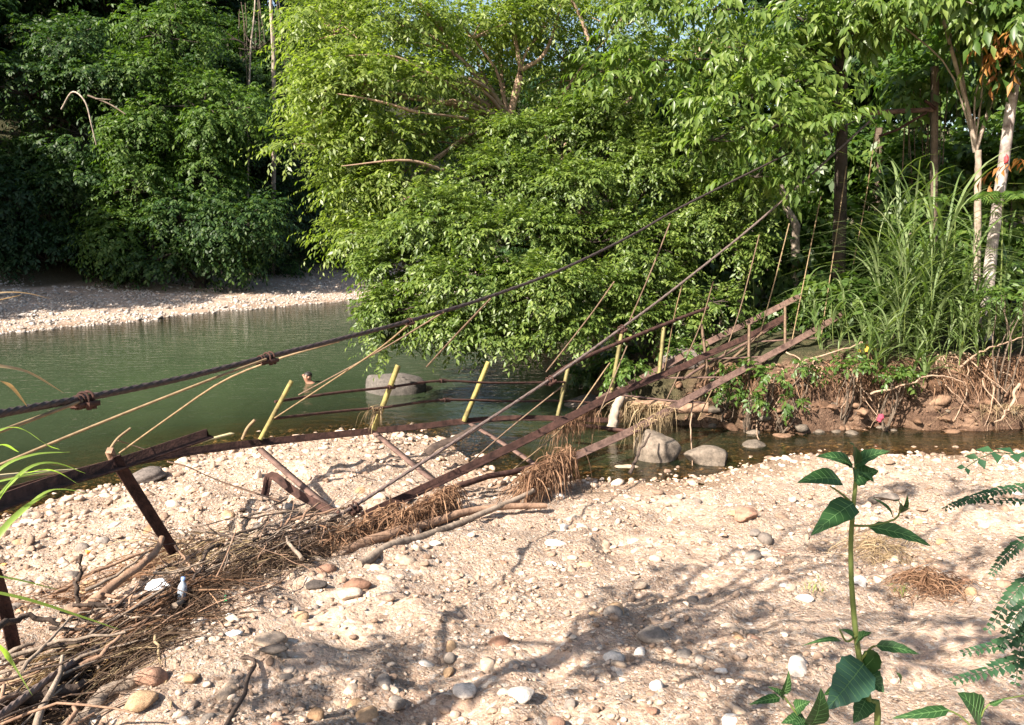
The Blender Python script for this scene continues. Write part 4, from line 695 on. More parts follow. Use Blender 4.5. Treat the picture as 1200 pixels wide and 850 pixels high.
for c_ in [((516, 446.5, 11.9), (522, 446.5, 12)), ((520, 469, 11.9), (527, 469, 12)), ((455, 454, 11.2), (462, 453.5, 11.3)), ((437, 480, 11.05), (443, 479, 11.1))]: beam('rail_joint', 'rust', [c_[0], c_[1]], circ(.035, 8))
# hanger rods, slack and leaning
for pts, m_ in [([(96, 470, 3.85), (40, 491, 3.5), (-20, 513, 3.2)], 'hanger'), ([(312, 421, 5.5), (244, 446, 5.0), (120, 495, 4.6), (-20, 553, 4.2)], 'hanger'), ([(398, 400, 6.4), (325, 421, 6.3), (261, 447, 6.4), (200, 488, 6.8), (140, 531, 7.2)], 'hanger'), ([(482, 378, 7.4), (440, 412, 8), (380, 452, 8.8), (322, 490, 9.5)], 'hanger'), ([(520, 366, 7.9), (440, 414, 8.3), (350, 463, 8.6)], 'hanger_dark'),
                ([(575, 350, 8.8), (535, 392, 9.6), (500, 430, 10.6)], 'hanger_dark'), ([(738, 376, 12.5), (762, 320, 12.3), (785, 262, 12.6)], 'hanger_dark'), ([(720, 330, 11.6), (690, 372, 11.8), (640, 436, 12.2)], 'hanger_dark'), ([(800, 332, 13.6), (790, 372, 13.8), (778, 440, 14.2)], 'hanger'), ([(836, 330, 13.7), (820, 383, 13.8), (790, 450, 13.7), (766, 500, 13)], 'hanger_dark'),
                ([(890, 275, 15), (868, 360, 14.9), (849, 415, 14.6)], 'hanger_dark'), ([(925, 262, 15.6), (905, 340, 15.4), (885, 412, 15.1)], 'hanger'), ([(962, 230, 16.2), (942, 330, 16), (926, 410, 15.6)], 'hanger'), ([(992, 195, 16.6), (978, 290, 16.3), (962, 396, 15.6)], 'hanger'), ([(1027, 145, 17), (1015, 230, 16.9), (1000, 310, 16.7)], 'hanger'), ([(1060, 150, 17.2), (1057, 210, 17.2)], 'hanger_dark'),
                ([(840, 445, 14), (818, 492, 12.9)], 'hanger'), ([(660, 452, 11.2), (600, 500, 11), (540, 552, 10)], 'hanger_dark'), ([(715, 425, 12.4), (660, 500, 11.6), (590, 560, 10)], 'hanger'), ([(735, 405, 12.6), (700, 490, 11.9)], 'hanger_dark')]:
    o = beam('hanger', m_, pts, circ(.0085 if pts[0][2] < 8 else .011, 6), seg=14)
# tower
def towr(b): sweep(b, knobbly(path((1094, 330, 17), (1094, 230, 17), (1095, 130, 17), (1095, 78, 17)), 10, .006), RECT(.12, .12))
part('tower_post', 'bark', towr)
part('tower_crossbar', 'rust_light', lambda b: sweep(b, path((1010, 133, 17.0), (1094, 128.5, 16.86)), RECT(.07, .09)))
part('tower_brace', 'rust', lambda b: sweep(b, path((1086, 132, 16.8), (1052, 152, 16.9), (1030, 160, 17)), RECT(.05, .05))); part('tower_brace', 'rust', lambda b: sweep(b, path((1084, 118, 16.8), (1097, 128, 16.8)), RECT(.05, .05)))
# loose pieces in front, lying over the wreck
def loose(name, label, cat, mat_, pts, prof, up=(0, 0, 1), seg=None, group=None):
    q = smooth_path(path(*pts), seg or max(5, 4 * len(pts))); b = Buf(); sweep(b, q, prof, up); return tag(b.build(name, M[mat_], loc=q[0]), label, cat, group)
loose('rusty_beam', 'dark rusty angle beam raised at its right end over the river edge, lowest at the left', 'beam', 'rust', [(-60, 612, 4.4), (0, 592, 5.0), (70, 566, 5.8), (145, 544, 6.7), (244, 510, 8.0)], ANG(.092, .014), seg=12)
loose('rusty_beam', 'pale brown board lying on the rusty angle beam at the left edge', 'beam', 'bamboo', [(-30, 562, 5.3), (30, 556, 5.9), (98, 551, 6.8)], RECT(.09, .03))
loose('leaning_post', 'dark rusty post leaning from the raised beam down onto the gravel', 'post', 'rust', [(133, 536, 6.6), (204, 648, 7.1)], ANG(.075, .014), up=(1, 0, .2))
loose('post_stub', 'short tan wooden stub strapped to the head of the leaning post', 'post', 'wood_red', [(128, 528, 6.6), (136, 545, 6.75)], RECT(.06, .05), up=(1, 0, 0))
loose('leaning_post', 'thin dark post at the left edge stuck in the slope by the grass', 'post', 'rust', [(-8, 668, 4.9), (6, 715, 5.0), (18, 768, 5.05)], ANG(.06, .01), up=(1, 0, 0))
loose('bamboo_strip', 'pale split bamboo strip lying behind the raised rusty beam', 'bamboo', 'bamboo', [(148, 541, 7.4), (176, 532, 7.6), (212, 522, 7.8)], RECT(.07, .012)); loose('bamboo_strip', 'short pale bamboo end sticking out past the raised beam tip', 'bamboo', 'bamboo', [(222, 522, 7.9), (245, 515, 8.15), (272, 508, 8.5)], RECT(.06, .012))
loose('dark_strap', 'crumpled dark strap draped behind the lower main cable', 'strap', 'wood_dark', [(500, 532, 10.9), (512, 522, 11), (535, 514, 11.2), (560, 500, 11.6)], RECT(.13, .015), up=(0, -.5, 1))
loose('dry_leaf_blade', 'dry brown blade hanging behind the raised beam toward the gravel', 'leaf', 'wood_red', [(196, 541, 8), (222, 548, 8.1), (260, 565, 8.3), (330, 588, 8.5)], RECT(.05, .008)); loose('dry_leaf_blade', 'dry tan blade crossing the head of the leaning post', 'leaf', 'wood_red', [(137, 516, 7.2), (152, 521, 7.3), (172, 528, 7.4)], RECT(.05, .008)); loose('dry_stick', 'tan stick rising from the head of the leaning post', 'stick', 'hanger', [(128, 528, 7), (138, 514, 7.1), (153, 502, 7.2)], circ(.013, 5))
loose('dry_stick', 'tan stick propped beside the first yellow rail post', 'stick', 'hanger', [(284, 515, 9.4), (290, 502, 9.4), (299, 492, 9.4)], circ(.02, 5))

# ------------------------------------------------------------------ driftwood, reeds and flood debris
def stick(label, pts, r0, r1, m_, name='driftwood_pole', kink=.012, group=None, seg=14, cat='driftwood'):
    q = path(*pts); b = Buf(); sweep(b, knobbly(q, seg, kink), circ(1, 7), scale=np.linspace(r0, r1, seg)); return tag(b.build(name, M[m_], loc=q[0], smooth=True), label, cat, group)
stick('long pale driftwood pole lying on the gravel below the reeds', [(420, 662, 7.0), (480, 635, 7.6), (560, 605, 8.5), (625, 575, 9.3)], .045, .03, 'wood')
stick('brown log under the reed bundles, parallel to the pale pole', [(400, 648, 7.4), (470, 622, 7.9), (545, 600, 8.6), (640, 593, 9.1)], .06, .035, 'wood_red'); stick('dark rusty pole crossing above the reeds toward the deck beam', [(430, 612, 8.2), (490, 598, 8.6), (540, 570, 9.4), (650, 540, 10.6)], .04, .04, 'rust'); stick('dark log lying in the shade under the cable', [(330, 668, 6.8), (390, 640, 7.4), (455, 610, 8.2)], .06, .05, 'wood_dark'); stick('dark branch resting along the fallen cable', [(60, 800, 4.35), (180, 735, 5.2), (300, 668, 6.5)], .035, .02, 'wood_dark')
stick('thick brown branch with a broken tip, leaning above the debris pile at lower left', [(85, 722, 5.6), (120, 695, 5.8), (160, 664, 6.1), (190, 630, 6.5)], .05, .025, 'wood_red'); stick('second brown branch lying just behind the leaning branch', [(60, 700, 6.2), (110, 675, 6.6), (190, 640, 7.2)], .02, .012, 'wood_red'); stick('dark stick standing upright in the debris pile', [(92, 712, 5.6), (95, 650, 5.65)], .02, .015, 'wood_dark'); stick('thick weathered log at the bottom left corner', [(80, 858, 3.95), (120, 825, 4.25), (165, 790, 4.6)], .065, .05, 'wood'); stick('dark curved root hanging over the earth at the bottom of the slope', [(262, 856, 3.95), (275, 815, 4.2), (292, 778, 4.6), (285, 770, 4.7)], .014, .01, 'wood_dark')
stick('grey knobbly branch at the lower left corner', [(-10, 830, 4.0), (40, 815, 4.2), (100, 800, 4.4)], .05, .03, 'wood_dark'); stick('bent bare branch behind the left grass', [(-10, 745, 4.6), (25, 728, 4.9), (70, 732, 5.0)], .025, .015, 'wood_dark'); stick('pale broken board on the debris pile', [(190, 742, 5.0), (245, 740, 5.0)], .025, .02, 'wood'); stick('short pale root standing on the gravel near the debris pile', [(286, 632, 7.7), (294, 597, 7.8)], .022, .014, 'wood'); stick('thin bare branch curving over the debris pile', [(205, 640, 6.6), (225, 660, 6.4), (245, 690, 6.0), (262, 735, 5.4)], .012, .006, 'wood_red'); stick('thin pale twig dangling in front of the debris pile', [(182, 745, 4.75), (192, 790, 4.5), (200, 830, 4.3)], .01, .006, 'straw')
stick('bleached stump at the water corner by the flat crossbars', [(716, 505, 13.5), (720, 478, 13.6), (732, 455, 13.7)], .10, .07, 'bark_pale', 'bleached_stump', cat='stump'); stick('fallen brown log under the flat crossbars on the far bank', [(722, 470, 13.9), (770, 476, 13.7), (830, 478, 13.5)], .12, .10, 'wood_red', 'fallen_log', cat='log'); stick('dangling dead root below the brown deck beam', [(812, 470, 13), (810, 510, 12.6), (812, 555, 12)], .014, .008, 'root', 'dangling_root', cat='root'); stick('thin dead stem dangling from the second deck post', [(877, 452, 14.3), (884, 490, 14.2), (890, 520, 14.1)], .014, .01, 'root', 'dangling_root', cat='root'); stick('dark forked stick standing before the brown deck beam', [(738, 555, 11), (750, 530, 11.2), (762, 508, 11.5)], .03, .012, 'wood_dark')
SG = 'sticks of the flood debris along the fallen cable'
ks = [('thin grey-brown stick tangled in the flood debris along the fallen cable', 'wood'), ('dark wet stick tangled in the flood debris along the fallen cable', 'wood_dark'), ('reddish stick tangled in the flood debris along the fallen cable', 'wood_red')]
T_ = smooth_path(B_PTS[:8], 100)
for i in range(165):
    c = T_[int(rng.uniform(6, 90))] + np.array([rng.normal(-.10, .22), rng.normal(.0, .22), 0]); g_ = float(terr(c[:1], c[1:2])[0]); c[2] = g_ + .05 + abs(rng.normal(.05, .10)); d = nrm(np.array([.75, 1.35, .32]) + rng.normal(0, .95, 3)); d[2] = rng.normal(.04, .14); L = rng.uniform(.25, 1.1)
    p0, p1 = c - d * L / 2, c + d * L / 2
    for q in (p0, p1): q[2] = max(q[2], float(terr(q[:1], q[1:2])[0]) + .008)
    lab, m_ = ks[i % 3]; b = Buf(); r_ = rng.uniform(.004, .012) if i % 4 else rng.uniform(.012, .024); sweep(b, knobbly([p0, (p0 + p1) / 2 + rng.normal(0, .03, 3), p1], 8, .012), circ(1, 5), scale=np.linspace(r_, r_ * .5, 8)); tag(b.build('debris_stick', M[m_], loc=p0), lab, 'stick', SG + ', ' + m_.replace('_', ' '))
def strands(name, label, pts, n, L, m_='reed', wd=.012, spread=.1, seed=0, cat='reed bundle', fall=1.0, lie=False):
    """reed strands thrown over a bar: they leave it on either side and hang"""
    r = np.random.default_rng(seed); q = smooth_path(path(*pts), 40); b = Buf(); T = nrm(q[-1] - q[0])
    for i in range(n):
        o_ = q[r.integers(0, 40)] + r.normal(0, spread * .4, 3); s_ = np.cross(T, [0, 0, 1.]) * r.choice([-1, 1]) ; l_ = L * r.uniform(.4, 1.15); d = s_ * r.uniform(.1, .6) + T * r.normal(-.35, .5)
        e = o_ + d * l_ * .6 - np.array([0, 0, l_ * r.uniform(.5, 1) * fall]); e[2] = max(e[2], float(terr_q(e[:1], e[1:2])[0]) + .01)
        if lie:
            a_ = r.normal(.95, .7) + np.pi * r.integers(0, 2); o_[2] = float(terr_q(o_[:1], o_[1:2])[0]) + abs(r.normal(.0, .085)); e = o_ + np.array([math.cos(a_), math.sin(a_), 0]) * l_; e[2] = float(terr_q(e[:1], e[1:2])[0]) + abs(r.normal(.02, .06)); ribbon(b, [o_, (o_ + e) / 2 + [r.normal(0, .03), r.normal(0, .03), .02], e], wd * r.uniform(.5, 1.4), seg=6, twist=r.uniform(-1.5, 1.5)); continue
        ribbon(b, [o_ - d * .05, o_ + d * l_ * .3 + np.array([0, 0, .03 - l_ * .15 * fall]), e], wd * r.uniform(.5, 1.4), seg=6, twist=r.uniform(-1.5, 1.5))
    return tag(b.build(name, M[m_], loc=q[0]), label, cat)
strands('reed_bundle', 'largest bundle of matted dry reeds hanging over the upper end of the driftwood poles', [(618, 562, 9.4), (668, 530, 10.4)], 700, .72, seed=1, spread=.16); strands('reed_bundle', 'bundle of dry reeds hanging over the middle of the driftwood poles', [(465, 612, 7.9), (535, 576, 9.0)], 650, .55, seed=2, spread=.15); strands('reed_bundle', 'matted dry reeds heaped where the beams reach the ground', [(385, 640, 7.3), (470, 600, 8.3)], 650, .5, seed=3, spread=.16)
strands('reed_bundle', 'wisp of dry reeds hanging on the deck beam before the pool', [(650, 500, 11.6), (700, 480, 12.0)], 260, .6, seed=4, wd=.009); strands('reed_bundle', 'pale dry roots hanging below the brown deck beam by the tall boulder', [(740, 505, 11.8), (790, 478, 12.6)], 160, .5, seed=5, wd=.009, m_='straw'); strands('reed_bundle', 'curtain of dry roots hanging from the fallen log', [(728, 474, 13.7), (790, 478, 13.5)], 200, .6, seed=6, wd=.012, m_='straw'); strands('reed_bundle', 'wisp of dry fibre caught on the second yellow rail post', [(434, 482, 11), (446, 478, 11.1)], 30, .35, seed=7, m_='straw'); strands('reed_bundle', 'tangle of dry stems on the debris pile at lower left', [(110, 760, 4.9), (240, 690, 6)], 620, .45, seed=8, spread=.45, lie=True, wd=.007); strands('reed_bundle', 'dry straw strewn where the leaning post meets the gravel', [(190, 640, 7.4), (300, 660, 6.9)], 240, .4, seed=9, spread=.45, lie=True, wd=.008, m_='straw', fall=.6); strands('reed_bundle', 'dry stems strewn across the lower left corner', [(10, 800, 4.3), (130, 760, 4.9)], 420, .4, seed=10, spread=.45, lie=True, wd=.008, m_='straw', fall=.7)
strands('reed_bundle', 'dry straw strewn on the gravel behind the debris pile', [(60, 690, 6.1), (200, 640, 7.2)], 200, .5, seed=12, spread=.45, lie=True, wd=.008, m_='reed', fall=.5)
for k_, (a_, b__, n_, lab) in enumerate([((120, 770, 4.7), (235, 695, 5.9), 900, 'dark matted stems and silt packed under the fallen cable'), ((20, 820, 4.0), (130, 765, 4.7), 700, 'dark matted stems in the lower left corner'), ((235, 690, 6), (420, 615, 7.9), 900, 'dark matted stems under the middle of the fallen cable')]): strands('stem_mat', lab, [a_, b__], n_, .42, 'dark_straw', .007, .42, 60 + k_, 'stem mat', lie=True)
def mound(label, px, py, rad, n, seed, m_='reed'):
    r = np.random.default_rng(seed); g_ = ground(np.array([px]), np.array([py]))[0]; b = Buf()
    for i in range(n):
        o_ = g_ + np.r_[r.normal(0, rad * .5, 2), 0]; o_[2] = float(terr(o_[:1], o_[1:2])[0]) + .01 + max(0, rad * .9 * (1 - np.hypot(*(o_ - g_)[:2]) / rad)) * r.uniform(.2, 1); a = r.uniform(0, 6.28); d = np.array([math.cos(a), math.sin(a), 0]) * rad * r.uniform(.5, 1.1)
        e = o_ + d; e[2] = float(terr(e[:1], e[1:2])[0]) + .01; ribbon(b, [o_, (o_ + e) / 2 + [0, 0, rad * r.uniform(.0, .3)], e], .006 * r.uniform(.6, 1.5), seg=6, twist=r.uniform(-1.5, 1.5))
    return tag(b.build('dry_grass_heap', M[m_], loc=g_), label, 'dry grass')
mound('tall heap of dry fine roots on the sand right of the sapling', 1085, 690, .26, 420, 1); mound('thin mat of dry grass on the sand behind the sapling stem', 1030, 655, .34, 220, 2, 'straw')
for px, py, lab, s_ in [(955, 690, 'tiny green grass tuft by the white stone', 1), (1055, 695, 'tiny green grass tuft left of the dry root heap', 2)]:
    g_ = ground(np.array([px + .0]), np.array([py + .0]))[0]; b = Buf(); blades(b, g_ + np.c_[rng.normal(0, .05, (26, 2)), np.zeros(26)], rng.uniform(0, 6.28, 26), rng.uniform(.05, .13, 26), .005, rng.uniform(.3, .9, 26)); tag(b.build('grass_tuft', M['grass_near'], loc=g_), lab, 'grass')

# litter
def plastic(name, c, rough=.35, tr=0.0):
    m, t, p = mat(name); p.inputs['Base Color'].default_value = (*c, 1); p.inputs['Roughness'].default_value = rough; p.inputs['Transmission Weight'].default_value = tr; bump(t, noise(t, objc(t), 30, 4), p, .3, .01); return m
def crumple(name, label, px, py, rad, mat_, seed, cat='litter', lift=.6, Y=None):
    v, f_ = rockshape(ico(3), seed, .8, .5, 8); r = np.random.default_rng(seed); v = v * (1 + .16 * np.sin(7 * v @ nrm(r.normal(0, 1, 3))) + .1 * np.sin(13 * v @ nrm(r.normal(0, 1, 3))))[:, None]
    g_ = ground(np.array([px + .0]), np.array([py + .0]))[0] if Y is None else at(px, py, Y); b = Buf(); b.add(v * np.asarray(rad), f_); o = b.build(name, mat_); o.location = [float(q) for q in g_ + [0, 0, rad[2] * lift]]; return tag(o, label, cat)
def lathe(b, base, d, prof, n_=14):             # prof: (along, radius)
    d = nrm(np.asarray(d, float)); pr = np.array(prof); P = base + d * pr[:, :1]; sweep(b, P, circ(1, n_), up=(.3, 1, .1), scale=np.maximum(pr[:, 1], 1e-4))
crumple('plastic_bag', 'crumpled white plastic bag on top of the debris pile', 190, 703, (.10, .08, .075), plastic('white_plastic', (.75, .76, .78)), 71, 'bag', lift=1.5)
g_ = ground(np.array([213.]), np.array([715.]))[0] + [0, 0, .05]; root = empty('plastic_bottle', g_, 'clear bluish plastic bottle standing tilted beside the white plastic bag', 'bottle'); b = Buf(); dB = np.array([.12, .05, 1.]); lathe(b, g_, dB, [(0, .02), (.004, .034), (.05, .034), (.06, .031), (.07, .034), (.13, .034), (.155, .026), (.175, .014), (.19, .013)]); b.build('body', plastic('clear_plastic', (.62, .72, .85), .12, .6), root, True)
b = Buf(); lathe(b, g_ + nrm(dB) * .19, dB, [(0, .016), (.02, .016), (.022, .002)]); b.build('cap', plastic('blue_cap', (.2, .32, .6)), root, True)
crumple('plastic_scrap', 'scrap of green plastic under the fallen cable', 265, 706, (.018, .018, .05), plastic('green_plastic', (.06, .42, .16)), 72); crumple('plastic_scrap', 'scrap of teal plastic on the fallen cable', 258, 690, (.03, .02, .02), plastic('teal_plastic', (.08, .36, .36)), 73); crumple('plastic_scrap', 'pale grey plastic sheet scrap on the stones right of the cable', 275, 745, (.06, .04, .02), plastic('grey_plastic', (.5, .54, .56)), 74); crumple('plastic_scrap', 'second pale plastic scrap, nearest the fallen cable', 268, 722, (.045, .03, .018), plastic('pale_plastic', (.6, .63, .64)), 75); crumple('red_cloth', 'scrap of red cloth caught at the foot of the soil bank', 1033, 490, (.07, .05, .10), plastic('red_cloth', (.32, .04, .07), .8), 76, Y=13.3, lift=0); crumple('orange_scrap', 'orange plastic scrap on the gravel beside the upright stick', 103, 650, (.03, .02, .04), plastic('orange_plastic', (.75, .28, .06)), 77); crumple('orange_scrap', 'flat orange scrap on the gravel at the left edge', 6, 662, (.05, .03, .01), plastic('orange_flat', (.7, .32, .1)), 78)
crumple('red_cloth', 'scrap of red cloth tied on the leaning mottled trunk', 1179, 186, (.07, .06, .16), plastic('red_rag', (.5, .05, .06), .8), 79, Y=15.55, lift=0)

# swimmer: only the head and the tops of the shoulders clear the water
import bmesh
f = atz(361, 449, 0.0)
bm = bmesh.new(); lay = bm.verts.layers.skin.verify()
J = [((0, .55, -.42), .15, None), ((0, .25, -.22), .16, 0), ((0, .05, -.08), .14, 1), ((0, 0, .03), .058, 2), ((0, -.01, .10), .08, 3), ((0, -.015, .19), .088, 4), ((0, -.01, .25), .06, 5), ((.19, .05, -.08), .06, 2), ((.36, -.14, -.13), .045, 7), ((.30, -.36, -.10), .035, 8), ((-.19, .05, -.08), .06, 2), ((-.36, -.14, -.13), .045, 10), ((-.30, -.36, -.10), .035, 11), ((0, -.115, .165), .016, 4), ((.09, .0, .165), .014, 4), ((-.09, .0, .165), .014, 4), ((.12, 1.0, -.55), .075, 0), ((.12, 1.4, -.6), .05, 16), ((-.12, 1.0, -.55), .075, 0), ((-.12, 1.4, -.6), .05, 18)]
vs = []
for co, r_, par in J:
    v = bm.verts.new(co); v[lay].radius = (r_, r_); v[lay].use_root = par is None; vs.append(v)
    if par is not None: bm.edges.new((vs[par], v))
me = bpy.data.meshes.new('person'); bm.to_mesh(me); bm.free(); me.materials.append(solidmat('skin', (.30, .15, .10), (.36, .19, .13), 8, .5, .1))
o = bpy.data.objects.new('person', me); COL.objects.link(o); o.modifiers.new('skin', 'SKIN'); sb = o.modifiers.new('sub', 'SUBSURF'); sb.levels = sb.render_levels = 2; o.location = [float(v) for v in f]; o.rotation_euler = (0, 0, -.9)
tag(o, 'person swimming in the green river with only the dark-haired head above the water', 'person')
v, f_ = ico(3); v = v * [.093, .10, .085]; ok = (v[:, 2] > -.02) | (v[:, 1] > .02); kf = ok[f_].all(1); b = Buf(); b.add(v + np.array([0, .008, .185]), f_[kf]); hb = b.build('hair', solidmat('black_hair', (.012, .01, .009), (.03, .025, .02), 30, .5, .4), smooth=True); hb.parent = o

# ------------------------------------------------------------------ foreground plants
def leafblade(b, base, tip, width, nrm_=(0, -.5, 1), droop=.12, serr=True, seg=9, fold=.12):
    base = np.asarray(base, float); tip = np.asarray(tip, float); D = tip - base; L = np.linalg.norm(D); Sd = nrm(np.cross(D, np.asarray(nrm_, float))); N = nrm(np.cross(Sd, D)); t_ = np.linspace(0, 1, seg)
    prof = np.sin(np.pi * np.clip(t_, 0, 1) ** .62) ** .8 * (1 - .25 * t_); prof[-1] = .01; prof[0] = .03
    if serr: prof = prof * (1 + .05 * np.where(np.arange(seg) % 2, 1, -1))
    cen = base + D * t_[:, None] + N * (4 * droop * L * t_ * (1 - t_))[:, None]; rows = []
    for k_ in (-1, -.5, 0, .5, 1): rows.append(cen + Sd * (prof * width / 2 * k_)[:, None] + N * (fold * width * abs(k_) * prof + .02 * width * np.sin(t_ * 26 + k_))[:, None])
    V = np.stack(rows, 1); i = np.arange(seg - 1)[:, None] * 5; j = np.arange(4)[None]; b.add(V, np.stack([i + j, i + j + 1, i + j + 6, i + j + 5], -1).reshape(-1, 4))
    vb = Buf(); e_ = N * .0006; sweep(vb, V[:, 2] + e_, circ(.0011, 5), scale=np.linspace(1, .35, seg))
    for k_ in range(1, seg - 2):
        for c_ in (0, 4): sweep(vb, np.stack([V[k_, 2] + e_, (V[k_, c_ // 4 * 2 + 1] + V[k_ + 1, c_ // 4 * 2 + 1]) / 2 + e_, V[k_ + 1, c_] * .93 + V[k_ + 1, 2] * .07 + e_]), circ(.0006, 4), scale=[1, .8, .4])
    return vb
YS = 1.75
stem_px = [(1027, 880, 1.72), (1018, 820, 1.73), (1006, 765, 1.74), (999, 700, 1.75), (997, 640, 1.75), (1000, 595, 1.75), (1003, 560, 1.75), (1003, 538, 1.75)]
q = path(*stem_px); g0 = q[0].copy(); g0[2] = float(terr(g0[:1], g0[1:2])[0]); root = empty('sapling', g0, 'tall slender green sapling with toothed leaves standing in the right foreground', 'plant'); b = Buf(); tube(b, np.vstack([g0, q]), .0085, .004, 8, 40); tube(b, path((1000, 616, 1.75), (1020, 616, 1.74), (1048, 609, 1.73), (1056, 597, 1.73)), .003, .002, 6, 10); tube(b, path((999, 590, 1.75), (985, 578, 1.73), (973, 570, 1.72)), .003, .002, 6, 8); tube(b, path((1004, 745, 1.74), (992, 752, 1.72), (984, 738, 1.7)), .003, .002, 6, 8); tube(b, path((1008, 775, 1.74), (1020, 760, 1.72), (1026, 757, 1.7)), .003, .002, 6, 8); b.build('stem', M['stem'], root, True)
LV = [((1002, 546), (1043, 529), 20, .2), ((999, 545), (956, 535), 17, .1), ((1001, 543), (995, 519), 14, 0), ((985, 563), (934, 566), 23, .1), ((1001, 563), (1030, 552), 26, -.2), ((1000, 590), (950, 628), 27, .1), ((1018, 618), (1092, 641), 18, -.1), ((1056, 600), (1063, 580), 8, 0), ((1054, 602), (1047, 586), 7, 0), ((1056, 601), (1066, 597), 8, 0), ((1046, 606), (1022, 584), 7, 0), ((995, 548), (975, 540), 12, .2), ((1006, 553), (1024, 566), 12, .2),
      ((1026, 757), (1077, 767), 14, 0), ((985, 751), (940, 757), 6, 0), ((1004, 755), (1022, 742), 16, 0), ((1001, 748), (985, 738), 9, 0), ((1010, 785), (1028, 765), 22, .1), ((1012, 790), (1036, 812), 26, -.2), ((1006, 775), (1010, 805), 18, .2), ((998, 800), (965, 815), 20, .2), ((1016, 815), (1000, 848), 24, .2)]
for i, (a_, b__, wpx, nx) in enumerate(LV):
    b = Buf(); y0 = YS - .01; vb = leafblade(b, at(*a_, y0), at(*b__, y0 - .05 + .03 * math.sin(i * 2.1)), wpx * 1.75 / FPX * 1.25, (nx, -.75, 1), .1); vb.build('veins', M['vein'], b.build('leaf', M['sapling'], root, True))
b = Buf(); vb = leafblade(b, at(1012, 778, 1.7), at(968, 832, 1.62), .10, (.1, -1, .9), .06, seg=13); lo_ = b.build('leaf', M['sapling_blue'], root, True); lo_['label'] = 'large bluish-green lower leaf'; vb.build('veins', M['vein'], lo_)
q0 = ground(np.array([1050.]), np.array([880.]))[0]; root = empty('small_seedling', at(960, 860, 1.6), 'small leafy seedling at the bottom edge left of the sapling', 'plant'); b = Buf(); tube(b, path((965, 880, 1.6), (940, 846, 1.6), (923, 822, 1.6), (915, 812, 1.6)), .003, .002, 6, 10); b.build('stem', M['stem'], root, True)
for a_, b__, wpx in [((915, 815), (924, 786), 11), ((914, 818), (878, 826), 9), ((918, 820), (900, 805), 9), ((932, 832), (950, 822), 14), ((938, 842), (915, 848), 12), ((950, 850), (962, 806), 24), ((945, 846), (928, 850), 16)]: b = Buf(); vb = leafblade(b, at(*a_, 1.6), at(*b__, 1.57), wpx * 1.6 / FPX * 1.4, (.1, -.8, 1), .1); vb.build('veins', M['vein'], b.build('leaf', M['sapling'], root, True))
root = empty('low_leafy_stem', at(1110, 870, 1.6), 'low dark leafy stem creeping along the bottom edge right of the sapling', 'plant'); b = Buf(); tube(b, path((1150, 890, 1.6), (1148, 850, 1.6), (1160, 825, 1.6), (1200, 815, 1.62)), .0025, .0015, 6, 12); tube(b, path((1149, 862, 1.6), (1112, 833, 1.6), (1050, 840, 1.6)), .0025, .0015, 6, 12); b.build('stem', M['stem'], root, True)
for a_, b__, wpx in [((1150, 842), (1122, 812), 34), ((1112, 832), (1045, 842), 12), ((1055, 800), (1050, 788), 8), ((1160, 826), (1178, 818), 6)]: b = Buf(); vb = leafblade(b, at(*a_, 1.6), at(*b__, 1.57), wpx * 1.6 / FPX * 1.3, (.1, -.9, .8), .06); vb.build('veins', M['vein'], b.build('leaf', M['sapling'], root, True))
# pinnate-leaved shrub at the right edge
root = empty('pinnate_shrub', at(1290, 900, 1.7), 'shrub with rows of small oval leaflets reaching in from the right edge', 'shrub'); b = Buf(); tube(b, path((1290, 900, 1.7), (1262, 760, 1.7), (1250, 640, 1.72), (1262, 530, 1.75)), .008, .004, 7, 20); b.build('stem', M['stem'], root, True)
FR = [([(1256, 560, 1.75), (1200, 570, 1.72), (1150, 580, 1.7), (1108, 596, 1.68)], 30, 10), ([(1256, 590, 1.75), (1205, 588, 1.72), (1150, 586, 1.71), (1118, 590, 1.7)], 24, 8), ([(1255, 630, 1.73), (1205, 632, 1.71), (1180, 650, 1.7), (1163, 672, 1.69)], 20, 10), ([(1254, 690, 1.72), (1210, 680, 1.7), (1185, 700, 1.69), (1158, 738, 1.68)], 20, 15), ([(1255, 740, 1.72), (1215, 735, 1.68), (1180, 752, 1.67), (1130, 765, 1.66)], 24, 14), ([(1256, 770, 1.7), (1215, 768, 1.66), (1170, 782, 1.64), (1118, 798, 1.62)], 24, 15), ([(1253, 720, 1.7), (1220, 705, 1.66), (1192, 720, 1.65), (1172, 760, 1.64)], 22, 14), ([(1258, 650, 1.74), (1225, 700, 1.68), (1200, 745, 1.66), (1190, 800, 1.64)], 24, 14), ([(1256, 520, 1.76), (1215, 535, 1.74), (1165, 530, 1.72), (1132, 548, 1.7)], 7, 26)]
for pts, n_, wpx in FR:
    fq = smooth_path(path(*pts), n_); b = Buf(); sweep(b, fq, circ(.0016, 5), scale=np.linspace(1, .5, n_)); T, A, B = frames(fq); l_ = wpx * 1.4 / FPX * np.sin(np.linspace(.9, 2.7, n_)) + .004
    for sg in (-1, 1): leaves(b, fq, T * .45 + A * sg * .85 + B * .2 * sg + rng.normal(0, .1, fq.shape), B + [0, -.8, .2] + rng.normal(0, .25, fq.shape), l_, l_ * .62, 5)
    b.build('frond', M['fern'], root)
